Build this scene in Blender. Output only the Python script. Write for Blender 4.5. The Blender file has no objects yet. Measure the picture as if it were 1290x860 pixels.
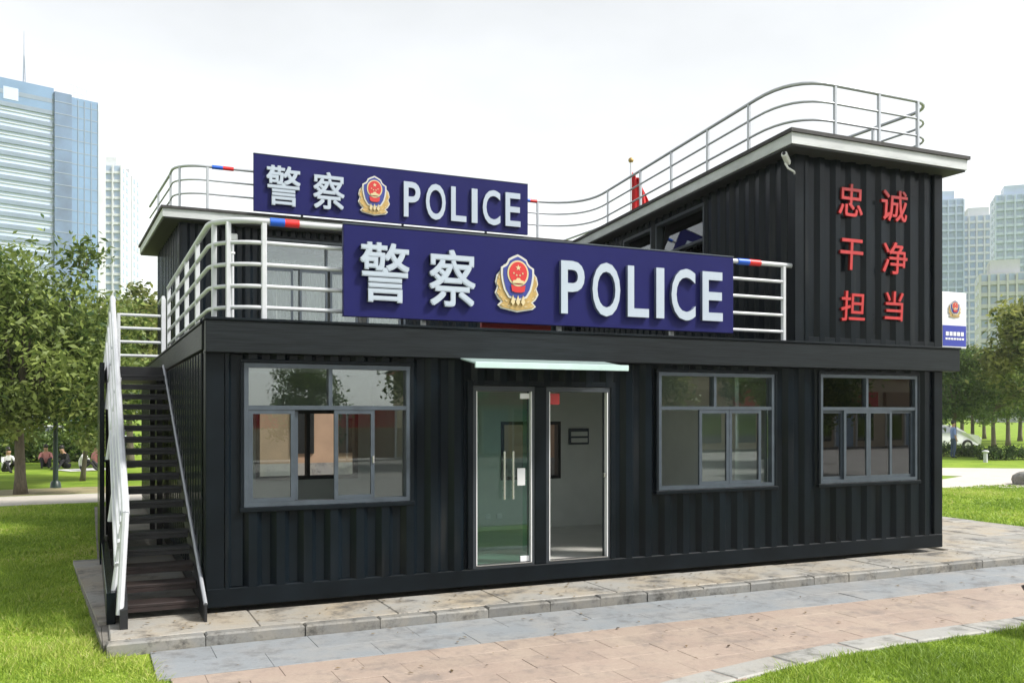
import bpy, bmesh, math, random
import numpy as np
from mathutils import Vector, Matrix
R = math.radians
rnd = random.Random(7)
rng = np.random.default_rng(11)
scene = bpy.context.scene
COL = scene.collection

# ------------------------------------------------------------------ camera, sky, sun, exposure
YAW = 24.59
CAM = Vector((-1.0915, -9.736, 1.96))
cam_d = bpy.data.cameras.new('camera')
cam = bpy.data.objects.new('camera', cam_d); COL.objects.link(cam)
cam.location = CAM
cam.rotation_euler = (R(90), 0, R(-YAW))
cam_d.sensor_width = 36.0
cam_d.lens = 36.0 * 1165 / 1290
cam_d.shift_y = 90 / 1290
cam_d.clip_start = 0.1; cam_d.clip_end = 4000
scene.camera = cam

SUN_EL, SUN_AZ = 48.0, 128.0        # azimuth clockwise from +Y: light comes from the right front
world = bpy.data.worlds.new('World'); scene.world = world; world.use_nodes = True
wt = world.node_tree; wt.nodes.clear()
sky = wt.nodes.new('ShaderNodeTexSky'); sky.sky_type = 'NISHITA'; sky.sun_disc = False
sky.sun_elevation = R(SUN_EL); sky.sun_rotation = R(SUN_AZ)
sky.air_density = 1.0; sky.dust_density = 1.0; sky.ozone_density = 1.0; sky.altitude = 50
hs = wt.nodes.new('ShaderNodeHueSaturation'); hs.inputs['Saturation'].default_value = 0.13
hs.inputs['Value'].default_value = 1.0
bg = wt.nodes.new('ShaderNodeBackground'); bg.inputs['Strength'].default_value = 0.115
wo = wt.nodes.new('ShaderNodeOutputWorld')
wtc = wt.nodes.new('ShaderNodeTexCoord'); wmp = wt.nodes.new('ShaderNodeMapping'); wmp.inputs['Scale'].default_value = (1, 1, 2.6)
wno = wt.nodes.new('ShaderNodeTexNoise'); wno.inputs['Scale'].default_value = 2.3; wno.inputs['Detail'].default_value = 6; wno.inputs['Roughness'].default_value = 0.55
wmr = wt.nodes.new('ShaderNodeMapRange'); wmr.inputs['From Min'].default_value = 0.3; wmr.inputs['From Max'].default_value = 0.7; wmr.inputs['To Min'].default_value = 0.91; wmr.inputs['To Max'].default_value = 1.12
wmx = wt.nodes.new('ShaderNodeMix'); wmx.data_type = 'RGBA'; wmx.blend_type = 'MULTIPLY'; wmx.inputs['Factor'].default_value = 1.0
wt.links.new(wtc.outputs['Generated'], wmp.inputs['Vector']); wt.links.new(wmp.outputs[0], wno.inputs['Vector']); wt.links.new(wno.outputs['Fac'], wmr.inputs['Value'])
wt.links.new(sky.outputs[0], hs.inputs['Color']); wt.links.new(hs.outputs[0], wmx.inputs['A']); wt.links.new(wmr.outputs[0], wmx.inputs['B']); wt.links.new(wmx.outputs['Result'], bg.inputs['Color'])
wt.links.new(bg.outputs[0], wo.inputs['Surface'])

sun_d = bpy.data.lights.new('sun', 'SUN'); sun_d.energy = 2.6; sun_d.angle = R(9); sun_d.color = (1, 0.95, 0.88)
sun = bpy.data.objects.new('sun', sun_d); COL.objects.link(sun)
_to = Vector((math.sin(R(SUN_AZ)) * math.cos(R(SUN_EL)), math.cos(R(SUN_AZ)) * math.cos(R(SUN_EL)), math.sin(R(SUN_EL))))
sun.rotation_euler = (-_to).to_track_quat('-Z', 'Y').to_euler()
sun.location = (20, -20, 30)

scene.view_settings.view_transform = 'Standard'
scene.view_settings.look = 'None'
scene.view_settings.gamma = 1
scene.view_settings.use_curve_mapping = False
scene.view_settings.exposure = 1.15
scene.render.engine = 'CYCLES'
scene.cycles.use_denoising = True
scene.cycles.max_bounces = 10
scene.cycles.transparent_max_bounces = 16
scene.cycles.caustics_reflective = False
scene.cycles.caustics_refractive = False

# ------------------------------------------------------------------ helpers
def link(o, parent=None):
    COL.objects.link(o)
    if parent is not None: o.parent = parent
    return o

def tag(o, label=None, cat=None, group=None, kind=None):
    if label: o['label'] = label
    if cat: o['category'] = cat
    if group: o['group'] = group
    if kind: o['kind'] = kind
    return o

def thing(name, label, cat, loc=(0, 0, 0), rz=0.0, group=None):
    o = bpy.data.objects.new(name, None); link(o)
    o.location = loc; o.rotation_euler = (0, 0, rz); o.empty_display_size = 0.2
    return tag(o, label, cat, group)

class MB:
    def __init__(s): s.v = []; s.f = []; s.m = []; s.smooth = False
    def add(s, vs, fs, mi=0):
        b = len(s.v); s.v += [tuple(p) for p in vs]
        s.f += [tuple(i + b for i in f) for f in fs]; s.m += [mi] * len(fs)
        return s
    def box(s, x0, x1, y0, y1, z0, z1, mi=0):
        v = [(x0,y0,z0),(x1,y0,z0),(x1,y1,z0),(x0,y1,z0),(x0,y0,z1),(x1,y0,z1),(x1,y1,z1),(x0,y1,z1)]
        return s.add(v, [(3,2,1,0),(4,5,6,7),(0,1,5,4),(1,2,6,5),(2,3,7,6),(3,0,4,7)], mi)
    def cbox(s, x0, x1, y0, y1, z0, z1, c=0.01, mi=0):
        """box with all edges chamfered"""
        bm = bmesh.new(); bmesh.ops.create_cube(bm, size=1)
        for v in bm.verts:
            v.co = ((x0+x1)/2 + v.co.x*(x1-x0), (y0+y1)/2 + v.co.y*(y1-y0), (z0+z1)/2 + v.co.z*(z1-z0))
        bmesh.ops.bevel(bm, geom=list(bm.edges), offset=c, segments=1, affect='EDGES')
        bm.verts.index_update()
        s.add([v.co[:] for v in bm.verts], [[v.index for v in f.verts] for f in bm.faces], mi); bm.free()
        return s
    def prism(s, poly, z0, z1, mi=0):
        n = len(poly)
        v = [(p[0], p[1], z0) for p in poly] + [(p[0], p[1], z1) for p in poly]
        f = [tuple(reversed(range(n))), tuple(range(n, 2*n))] + [(i, (i+1) % n, n+(i+1) % n, n+i) for i in range(n)]
        return s.add(v, f, mi)
    def plate(s, poly, y0, y1, mi=0):
        """outline in XZ, extruded along Y"""
        n = len(poly)
        v = [(p[0], y0, p[1]) for p in poly] + [(p[0], y1, p[1]) for p in poly]
        f = [tuple(range(n)), tuple(reversed(range(n, 2*n)))] + [((i+1) % n, i, n+i, n+(i+1) % n) for i in range(n)]
        return s.add(v, f, mi)
    def tube(s, pts, r, n=8, mi=0, closed=False):
        pts = [Vector(p) for p in pts]; m = len(pts); rs = r if isinstance(r, (list, tuple)) else [r]*m
        vs = []; up = None
        for i, p in enumerate(pts):
            a = pts[(i-1) % m] if (closed or i > 0) else p
            b = pts[(i+1) % m] if (closed or i < m-1) else p
            t = (b - a).normalized()
            if up is None:
                up = Vector((0, 0, 1)) if abs(t.z) < 0.9 else Vector((1, 0, 0))
            x = t.cross(up)
            if x.length < 1e-4: x = t.cross(Vector((0, 1, 0)))
            x.normalize(); y = x.cross(t).normalized()
            if abs(t.z) > 0.9: up = y
            for k in range(n):
                a_ = 2*math.pi*k/n
                vs.append(p + x*math.cos(a_)*rs[i] + y*math.sin(a_)*rs[i])
        fs = []
        rng_ = m if closed else m-1
        for i in range(rng_):
            j = (i+1) % m
            for k in range(n):
                fs.append((i*n+k, j*n+k, j*n+(k+1) % n, i*n+(k+1) % n))
        if not closed:
            fs.append(tuple(range(n))); fs.append(tuple(reversed(range((m-1)*n, m*n))))
        return s.add(vs, fs, mi)
    def ellipsoid(s, c, r, nu=12, nv=8, mi=0):
        vs = []; fs = []
        for j in range(1, nv):
            ph = math.pi*j/nv
            for i in range(nu):
                th = 2*math.pi*i/nu
                vs.append((c[0]+r[0]*math.sin(ph)*math.cos(th), c[1]+r[1]*math.sin(ph)*math.sin(th), c[2]+r[2]*math.cos(ph)))
        t = len(vs); vs += [(c[0],c[1],c[2]+r[2]), (c[0],c[1],c[2]-r[2])]
        for j in range(nv-2):
            for i in range(nu):
                fs.append((j*nu+i, (j+1)*nu+i, (j+1)*nu+(i+1) % nu, j*nu+(i+1) % nu))
        for i in range(nu):
            fs.append((t, i, (i+1) % nu)); fs.append((t+1, (nv-2)*nu+(i+1) % nu, (nv-2)*nu+i))
        return s.add(vs, fs, mi)
    def mesh(s, name, mats, smooth=False):
        me = bpy.data.meshes.new(name); me.from_pydata(s.v, [], s.f)
        mats = mats if isinstance(mats, (list, tuple)) else [mats]
        for m in mats: me.materials.append(m)
        if len(mats) > 1: me.polygons.foreach_set('material_index', s.m)
        bm = bmesh.new(); bm.from_mesh(me); bmesh.ops.recalc_face_normals(bm, faces=bm.faces); bm.to_mesh(me); bm.free()
        if smooth:
            me.polygons.foreach_set('use_smooth', [True]*len(me.polygons))
        me.update(); return me
    def build(s, name, mats, parent=None, smooth=False, sharp=None):
        me = s.mesh(name, mats, smooth)
        if smooth: me.set_sharp_from_angle(angle=R(sharp or 40))
        return link(bpy.data.objects.new(name, me), parent)

def inst(name, me, parent=None, loc=(0,0,0), rz=0.0, sc=(1,1,1)):
    o = bpy.data.objects.new(name, me); link(o, parent)
    o.location = loc; o.rotation_euler = (0, 0, rz); o.scale = sc
    return o

# ------------------------------------------------------------------ materials
def mat(name, col, rough=0.6, metal=0.0, spec=0.5, var=0.0, vscale=6.0, vcol=None, stretch=(1,1,1), bump=0.0, bscale=40.0, orand=0.0, coat=0.0, rvar=0.0, detail=6.0):
    m = bpy.data.materials.new(name); m.use_nodes = True; nt = m.node_tree
    b = nt.nodes['Principled BSDF']
    b.inputs['Base Color'].default_value = (*col, 1); b.inputs['Roughness'].default_value = rough
    b.inputs['Metallic'].default_value = metal; b.inputs['Specular IOR Level'].default_value = spec
    b.inputs['Coat Weight'].default_value = coat
    src = None
    if var or bump or rvar:
        tc = nt.nodes.new('ShaderNodeTexCoord'); mp = nt.nodes.new('ShaderNodeMapping')
        mp.inputs['Scale'].default_value = stretch
        nt.links.new(tc.outputs['Object'], mp.inputs['Vector'])
    if var:
        n = nt.nodes.new('ShaderNodeTexNoise'); n.inputs['Scale'].default_value = vscale; n.inputs['Detail'].default_value = detail
        n.inputs['Roughness'].default_value = 0.65
        nt.links.new(mp.outputs[0], n.inputs['Vector'])
        rp = nt.nodes.new('ShaderNodeValToRGB')
        v2 = vcol or tuple(c*(1-var) for c in col)
        rp.color_ramp.elements[0].position = 0.32; rp.color_ramp.elements[1].position = 0.68
        rp.color_ramp.elements[0].color = (*v2, 1); rp.color_ramp.elements[1].color = (*tuple(min(1, c*(1+var*0.5)) for c in col), 1)
        nt.links.new(n.outputs['Fac'], rp.inputs['Fac']); src = rp.outputs['Color']
        if rvar:
            mr = nt.nodes.new('ShaderNodeMapRange'); mr.inputs['To Min'].default_value = max(0.02, rough-rvar); mr.inputs['To Max'].default_value = min(1, rough+rvar)
            nt.links.new(n.outputs['Fac'], mr.inputs['Value']); nt.links.new(mr.outputs[0], b.inputs['Roughness'])
    if orand:
        oi = nt.nodes.new('ShaderNodeObjectInfo'); mr = nt.nodes.new('ShaderNodeMapRange')
        mr.inputs['To Min'].default_value = 1-orand; mr.inputs['To Max'].default_value = 1+orand
        nt.links.new(oi.outputs['Random'], mr.inputs['Value'])
        mx = nt.nodes.new('ShaderNodeMix'); mx.data_type = 'RGBA'; mx.blend_type = 'MULTIPLY'; mx.inputs['Factor'].default_value = 1
        if src is not None: nt.links.new(src, mx.inputs['A'])
        else: mx.inputs['A'].default_value = (*col, 1)
        nt.links.new(mr.outputs[0], mx.inputs['B']); src = mx.outputs['Result']
    if src is not None: nt.links.new(src, b.inputs['Base Color'])
    if bump:
        n2 = nt.nodes.new('ShaderNodeTexNoise'); n2.inputs['Scale'].default_value = bscale; n2.inputs['Detail'].default_value = 8
        nt.links.new(mp.outputs[0], n2.inputs['Vector'])
        bp = nt.nodes.new('ShaderNodeBump'); bp.inputs['Strength'].default_value = bump; bp.inputs['Distance'].default_value = 0.02
        nt.links.new(n2.outputs['Fac'], bp.inputs['Height']); nt.links.new(bp.outputs[0], b.inputs['Normal'])
    return m

def glass(name, tint=(0.82, 0.88, 0.86), base=0.05, extra=0.9, rough=0.0):
    m = bpy.data.materials.new(name); m.use_nodes = True; nt = m.node_tree; nt.nodes.clear()
    out = nt.nodes.new('ShaderNodeOutputMaterial'); mx = nt.nodes.new('ShaderNodeMixShader')
    tr = nt.nodes.new('ShaderNodeBsdfTransparent'); tr.inputs['Color'].default_value = (*tint, 1)
    gl = nt.nodes.new('ShaderNodeBsdfGlossy'); gl.inputs['Roughness'].default_value = rough; gl.inputs['Color'].default_value = (0.95, 0.98, 1, 1)
    fr = nt.nodes.new('ShaderNodeFresnel'); fr.inputs['IOR'].default_value = 1.5
    ma = nt.nodes.new('ShaderNodeMath'); ma.operation = 'MULTIPLY_ADD'; ma.inputs[1].default_value = extra; ma.inputs[2].default_value = base; ma.use_clamp = True
    nt.links.new(fr.outputs[0], ma.inputs[0]); nt.links.new(ma.outputs[0], mx.inputs[0])
    nt.links.new(tr.outputs[0], mx.inputs[1]); nt.links.new(gl.outputs[0], mx.inputs[2]); nt.links.new(mx.outputs[0], out.inputs['Surface'])
    return m

M = {}
def steel_paint():
    m = mat('black_paint', (0.0050, 0.0085, 0.0120), rough=0.22, spec=0.13, var=0.4, vscale=1.3, stretch=(1, 1, 0.6), rvar=0.08)
    nt = m.node_tree; b = nt.nodes['Principled BSDF']; src = b.inputs['Base Color'].links[0].from_socket
    g = nt.nodes.new('ShaderNodeNewGeometry'); mp = nt.nodes.new('ShaderNodeMapping'); mp.inputs['Scale'].default_value = (9, 9, 0.45)
    n = nt.nodes.new('ShaderNodeTexNoise'); n.inputs['Scale'].default_value = 1.0; n.inputs['Detail'].default_value = 5
    n2 = nt.nodes.new('ShaderNodeTexNoise'); n2.inputs['Scale'].default_value = 0.9; n2.inputs['Detail'].default_value = 4
    nt.links.new(g.outputs['Position'], mp.inputs['Vector']); nt.links.new(mp.outputs[0], n.inputs['Vector']); nt.links.new(g.outputs['Position'], n2.inputs['Vector'])
    r1 = nt.nodes.new('ShaderNodeMapRange'); r1.inputs['From Min'].default_value = 0.52; r1.inputs['From Max'].default_value = 0.75; r1.inputs['To Max'].default_value = 0.9
    r2 = nt.nodes.new('ShaderNodeMapRange'); r2.inputs['From Min'].default_value = 0.45; r2.inputs['From Max'].default_value = 0.7
    nt.links.new(n.outputs['Fac'], r1.inputs['Value']); nt.links.new(n2.outputs['Fac'], r2.inputs['Value'])
    mu = nt.nodes.new('ShaderNodeMath'); mu.operation = 'MULTIPLY'; nt.links.new(r1.outputs[0], mu.inputs[0]); nt.links.new(r2.outputs[0], mu.inputs[1])
    x = nt.nodes.new('ShaderNodeMix'); x.data_type = 'RGBA'; x.inputs['B'].default_value = (0.030, 0.030, 0.029, 1)
    nt.links.new(mu.outputs[0], x.inputs['Factor']); nt.links.new(src, x.inputs['A']); nt.links.new(x.outputs['Result'], b.inputs['Base Color'])
    return m
M['black'] = steel_paint()
M['black_beam'] = mat('black_beam_paint', (0.0050, 0.0080, 0.0110), rough=0.34, spec=0.13, var=0.4, vscale=2, rvar=0.08)
M['fascia'] = mat('charcoal_fascia', (0.012, 0.0155, 0.018), rough=0.45, spec=0.16, var=0.5, vscale=9, stretch=(0.25, 0.25, 7), bump=0.12, bscale=18, rvar=0.1)
M['dark_steel'] = mat('dark_steel', (0.012, 0.013, 0.016), rough=0.45, var=0.5, vscale=8, bump=0.05)
M['tread_worn'] = mat('worn_brown_tread', (0.020, 0.011, 0.010), rough=0.6, var=0.6, vscale=9, stretch=(0.6, 3, 3), bump=0.15)
M['white_rail'] = mat('white_rail_paint', (0.53, 0.55, 0.58), rough=0.38, var=0.10, vscale=5)
M['grey_rail'] = mat('grey_rail_paint', (0.42, 0.44, 0.47), rough=0.35, metal=0.35, var=0.1, vscale=5)
M['red_band'] = mat('red_band', (0.65, 0.018, 0.02), rough=0.35)
M['blue_band'] = mat('blue_band', (0.012, 0.10, 0.55), rough=0.35)
M['frame'] = mat('window_frame_paint', (0.050, 0.066, 0.084), rough=0.4, var=0.25, vscale=7)
M['frame_dark'] = mat('dark_frame_paint', (0.03, 0.037, 0.045), rough=0.4, var=0.2, vscale=7)
M['black_frame'] = mat('black_window_frame', (0.008, 0.008, 0.009), rough=0.5)
M['glass'] = glass('window_glass', base=0.07, extra=1.0)
M['glass_door'] = glass('door_glass', tint=(0.76, 0.93, 0.87), base=0.015, extra=0.7)
M['glass_dark'] = glass('tinted_glass', tint=(0.35, 0.38, 0.4), base=0.10, extra=1.0)
M['canopy_glass'] = mat('frosted_canopy_glass', (0.52, 0.68, 0.66), rough=0.12, spec=0.6, var=0.08, vscale=3)
M['roof_white'] = mat('white_roof_fascia', (0.50, 0.52, 0.53), rough=0.5, var=0.22, vscale=3, stretch=(0.6, 0.6, 3))
M['roof_dark'] = mat('dark_roof_edge', (0.035, 0.033, 0.034), rough=0.7, var=0.4, vscale=8)
M['soffit'] = mat('dark_soffit', (0.03, 0.031, 0.034), rough=0.7)
M['navy'] = mat('navy_sign_board', (0.013, 0.014, 0.092), rough=0.45, var=0.10, vscale=1.5, spec=0.1)
M['letter'] = mat('white_letter_face', (0.39, 0.45, 0.53), rough=0.32, var=0.05, vscale=4)
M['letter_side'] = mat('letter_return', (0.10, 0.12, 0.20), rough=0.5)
M['red_char'] = mat('red_character_paint', (0.43, 0.012, 0.012), rough=0.4, var=0.15, vscale=6)
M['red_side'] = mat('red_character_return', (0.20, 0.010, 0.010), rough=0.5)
M['gold'] = mat('emblem_gold', (0.46, 0.31, 0.11), rough=0.38, metal=0.35, var=0.2, vscale=12)
M['gold_light'] = mat('emblem_pale_gold', (0.56, 0.46, 0.26), rough=0.4)
M['emblem_white'] = mat('emblem_rim', (0.52, 0.51, 0.47), rough=0.4)
M['emblem_blue'] = mat('emblem_blue', (0.02, 0.035, 0.22), rough=0.4)
M['emblem_red'] = mat('emblem_red', (0.50, 0.02, 0.018), rough=0.4)
M['white'] = mat('white_plastic', (0.72, 0.73, 0.74), rough=0.4)
M['royal'] = mat('royal_blue_panel', (0.02, 0.035, 0.32), rough=0.4)
M['wall_in'] = mat('interior_wall', (0.62, 0.64, 0.61), rough=0.8, var=0.08, vscale=2)
M['ceil_in'] = mat('interior_ceiling', (0.7, 0.7, 0.69), rough=0.8)
M['floor_in'] = mat('interior_floor', (0.58, 0.58, 0.55), rough=0.3, var=0.12, vscale=3)
M['tan_wall'] = mat('tan_wall_paint', (0.30, 0.20, 0.13), rough=0.8, var=0.15, vscale=2)
M['cream_wall'] = mat('cream_shop_wall', (0.55, 0.45, 0.33), rough=0.85, var=0.15, vscale=1.2)
M['shop_red'] = mat('shop_red_band', (0.45, 0.03, 0.03), rough=0.5, var=0.15, vscale=2)
M['steel'] = mat('brushed_steel', (0.55, 0.55, 0.55), rough=0.25, metal=0.9)
M['curtain'] = mat('pale_curtain', (0.36, 0.36, 0.35), rough=0.9, var=0.15, vscale=4, stretch=(4, 4, 0.3))
M['flag'] = mat('red_flag_cloth', (0.62, 0.015, 0.02), rough=0.75)
M['iron'] = mat('black_cast_iron', (0.01, 0.010, 0.012), rough=0.4)
M['wood'] = mat('bench_wood', (0.10, 0.055, 0.03), rough=0.6, var=0.4, vscale=6, stretch=(0.4, 5, 5))

def stone_mat(name, col, stain, warm, orand=0.12, scale=1.6, bump=0.35):
    """stone whose stains, warm patches and grain run across joints in world space, plus a tone per slab"""
    m = bpy.data.materials.new(name); m.use_nodes = True; nt = m.node_tree; b = nt.nodes['Principled BSDF']
    g = nt.nodes.new('ShaderNodeNewGeometry')
    def noise(sc, det=8, rough=0.65):
        n = nt.nodes.new('ShaderNodeTexNoise'); n.inputs['Scale'].default_value = sc; n.inputs['Detail'].default_value = det; n.inputs['Roughness'].default_value = rough
        nt.links.new(g.outputs['Position'], n.inputs['Vector']); return n.outputs['Fac']
    def ramp(fac, p0, p1):
        r = nt.nodes.new('ShaderNodeMapRange'); r.inputs['From Min'].default_value = p0; r.inputs['From Max'].default_value = p1; r.clamp = True
        nt.links.new(fac, r.inputs['Value']); return r.outputs[0]
    def mix(fac, a, c, mode='MIX'):
        x = nt.nodes.new('ShaderNodeMix'); x.data_type = 'RGBA'; x.blend_type = mode
        if isinstance(fac, float): x.inputs['Factor'].default_value = fac
        else: nt.links.new(fac, x.inputs['Factor'])
        for key, val in (('A', a), ('B', c)):
            if isinstance(val, tuple): x.inputs[key].default_value = (*val, 1)
            else: nt.links.new(val, x.inputs[key])
        return x.outputs['Result']
    c = mix(ramp(noise(scale), 0.42, 0.68), col, warm)
    c = mix(ramp(noise(scale*1.9, 10, 0.75), 0.50, 0.66), c, stain)
    fine = nt.nodes.new('ShaderNodeMapRange'); fine.inputs['To Min'].default_value = 0.78; fine.inputs['To Max'].default_value = 1.2
    nt.links.new(noise(38, 6, 0.8), fine.inputs['Value'])
    c = mix(1.0, c, fine.outputs[0], 'MULTIPLY')
    oi = nt.nodes.new('ShaderNodeObjectInfo'); mr = nt.nodes.new('ShaderNodeMapRange')
    mr.inputs['To Min'].default_value = 1-orand; mr.inputs['To Max'].default_value = 1+orand
    nt.links.new(oi.outputs['Random'], mr.inputs['Value'])
    c = mix(1.0, c, mr.outputs[0], 'MULTIPLY')
    nt.links.new(c, b.inputs['Base Color'])
    rr = nt.nodes.new('ShaderNodeMapRange'); rr.inputs['To Min'].default_value = 0.45; rr.inputs['To Max'].default_value = 0.95
    nt.links.new(noise(2.3), rr.inputs['Value']); nt.links.new(rr.outputs[0], b.inputs['Roughness'])
    bp = nt.nodes.new('ShaderNodeBump'); bp.inputs['Strength'].default_value = bump; bp.inputs['Distance'].default_value = 0.01
    nt.links.new(noise(22, 8, 0.7), bp.inputs['Height']); nt.links.new(bp.outputs[0], b.inputs['Normal'])
    return m
M['slab'] = stone_mat('platform_stone', (0.30, 0.295, 0.275), (0.085, 0.082, 0.078), (0.34, 0.285, 0.205), orand=0.07, scale=1.1, bump=0.6)
M['kerb'] = stone_mat('kerb_stone', (0.18, 0.18, 0.172), (0.055, 0.053, 0.048), (0.23, 0.215, 0.185), orand=0.2, scale=3)
M['grey_slab'] = stone_mat('grey_paving', (0.225, 0.245, 0.262), (0.15, 0.155, 0.16), (0.27, 0.27, 0.265), orand=0.05)
M['pink_slab'] = stone_mat('pink_paving', (0.325, 0.255, 0.212), (0.235, 0.195, 0.17), (0.36, 0.295, 0.24), orand=0.05, bump=0.6)
M['edge_slab'] = stone_mat('pale_edging', (0.33, 0.33, 0.315), (0.16, 0.16, 0.145), (0.35, 0.335, 0.30), orand=0.10)
M['joint'] = stone_mat('joint_bed', (0.16, 0.15, 0.13), (0.08, 0.08, 0.07), (0.2, 0.18, 0.15), orand=0.0)
M['path'] = stone_mat('concrete_path', (0.52, 0.49, 0.45), (0.42, 0.40, 0.37), (0.54, 0.49, 0.43), orand=0.0, scale=0.7)
M['plaza'] = stone_mat('plaza_paving', (0.20, 0.195, 0.185), (0.12, 0.12, 0.115), (0.24, 0.225, 0.20), orand=0.0, scale=0.5)
M['soil'] = stone_mat('sandy_soil', (0.34, 0.28, 0.18), (0.16, 0.18, 0.07), (0.30, 0.27, 0.14), orand=0.0, scale=0.9)

def ground_mat():
    m = bpy.data.materials.new('lawn_ground'); m.use_nodes = True; nt = m.node_tree; b = nt.nodes['Principled BSDF']
    g = nt.nodes.new('ShaderNodeNewGeometry'); b.inputs['Roughness'].default_value = 0.9; b.inputs['Specular IOR Level'].default_value = 0.1
    def noise(sc, det):
        n = nt.nodes.new('ShaderNodeTexNoise'); n.inputs['Scale'].default_value = sc; n.inputs['Detail'].default_value = det; n.inputs['Roughness'].default_value = 0.7
        nt.links.new(g.outputs['Position'], n.inputs['Vector']); return n.outputs['Fac']
    r = nt.nodes.new('ShaderNodeValToRGB'); e = r.color_ramp.elements
    e[0].position = 0.32; e[0].color = (0.12, 0.21, 0.022, 1); e[1].position = 0.70; e[1].color = (0.28, 0.37, 0.05, 1)
    k = e.new(0.5); k.color = (0.20, 0.30, 0.035, 1)
    nt.links.new(noise(0.55, 9), r.inputs['Fac'])
    mr = nt.nodes.new('ShaderNodeMapRange'); mr.inputs['To Min'].default_value = 0.6; mr.inputs['To Max'].default_value = 1.35
    nt.links.new(noise(60, 6), mr.inputs['Value'])
    x = nt.nodes.new('ShaderNodeMix'); x.data_type = 'RGBA'; x.blend_type = 'MULTIPLY'; x.inputs['Factor'].default_value = 1
    nt.links.new(r.outputs[0], x.inputs['A']); nt.links.new(mr.outputs[0], x.inputs['B']); nt.links.new(x.outputs['Result'], b.inputs['Base Color'])
    bp = nt.nodes.new('ShaderNodeBump'); bp.inputs['Strength'].default_value = 0.6; bp.inputs['Distance'].default_value = 0.04
    nt.links.new(noise(25, 8), bp.inputs['Height']); nt.links.new(bp.outputs[0], b.inputs['Normal'])
    return m
M['lawn'] = ground_mat()

def leaf_mat(name, dark, light, transl=0.35):
    m = bpy.data.materials.new(name); m.use_nodes = True; nt = m.node_tree; nt.nodes.clear()
    out = nt.nodes.new('ShaderNodeOutputMaterial'); b = nt.nodes.new('ShaderNodeBsdfPrincipled'); t = nt.nodes.new('ShaderNodeBsdfTranslucent')
    a = nt.nodes.new('ShaderNodeAttribute'); a.attribute_name = 'tone'
    r = nt.nodes.new('ShaderNodeValToRGB'); r.color_ramp.elements[0].color = (*dark, 1); r.color_ramp.elements[1].color = (*light, 1)
    nt.links.new(a.outputs['Fac'], r.inputs['Fac'])
    nt.links.new(r.outputs[0], b.inputs['Base Color']); nt.links.new(r.outputs[0], t.inputs['Color'])
    b.inputs['Roughness'].default_value = 0.5; b.inputs['Specular IOR Level'].default_value = 0.35
    mx = nt.nodes.new('ShaderNodeMixShader'); mx.inputs[0].default_value = transl
    nt.links.new(b.outputs[0], mx.inputs[1]); nt.links.new(t.outputs[0], mx.inputs[2]); nt.links.new(mx.outputs[0], out.inputs['Surface'])
    return m
M['grass'] = leaf_mat('grass_blades', (0.15, 0.25, 0.03), (0.58, 0.56, 0.22), 0.45)
_e = [n for n in M['grass'].node_tree.nodes if n.type == 'VALTORGB'][0].color_ramp.elements
_k = _e.new(0.55); _k.color = (0.32, 0.45, 0.06, 1); _k = _e.new(0.80); _k.color = (0.45, 0.54, 0.10, 1)
M['leaf_n'] = leaf_mat('leaf_fresh', (0.035, 0.08, 0.016), (0.33, 0.40, 0.11), 0.4)
M['leaf_a'] = leaf_mat('leaf_olive', (0.04, 0.08, 0.016), (0.40, 0.41, 0.13), 0.4)
M['leaf_b'] = leaf_mat('leaf_mid', (0.045, 0.10, 0.022), (0.33, 0.40, 0.11), 0.4)
M['leaf_c'] = leaf_mat('leaf_dark', (0.035, 0.085, 0.022), (0.25, 0.34, 0.10), 0.4)
M['leaf_h'] = leaf_mat('leaf_hedge', (0.02, 0.05, 0.012), (0.10, 0.17, 0.04))
M['dark_green'] = mat('dark_green_paint', (0.012, 0.03, 0.024), rough=0.4)
M['bark'] = mat('grey_bark', (0.17, 0.14, 0.11), rough=0.9, var=0.4, vscale=9, stretch=(3, 3, 0.6), bump=0.6, bscale=20)

# ------------------------------------------------------------------ ground, paths, paving
GZ = -0.17
struct = lambda o: tag(o, kind='structure')
gm = MB(); gm.add([(-700, -700, GZ), (700, -700, GZ), (700, 700, GZ), (-700, 700, GZ)], [(0, 1, 2, 3)])
struct(gm.build('ground', M['lawn']))
def sheet(name, poly, z, m, th=0.03):
    return struct(MB().prism(poly, z-th, z).build(name, m))
sheet('park_path', [(-40, 13.2), (-20, 13.9), (-6, 14.2), (3, 14.7), (12, 15.2), (12, 17.4), (3, 17.25), (-6, 16.85), (-20, 16.5), (-40, 15.8)], GZ+0.012, M['path'])
sheet('soil_strip', [(-30, 16.75), (-6, 17.1), (3, 17.5), (6, 17.8), (3, 19.0), (-1.4, 19.6), (-6, 19.0), (-30, 18.4)], GZ+0.006, M['soil'])
# curving path on the right
sheet('garden_path', [(17.0, 11.6), (21.2, 8.95), (24.4, 7.7), (29, 6.2), (40, 3), (44, 9), (33, 13.2), (26.5, 17.6), (20.5, 24.5), (16.5, 24.5), (24.1, 15.1), (25.6, 12.2), (23.6, 11.4), (21.0, 12.9), (17.0, 15.5)], GZ+0.012, M['path'])

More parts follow.
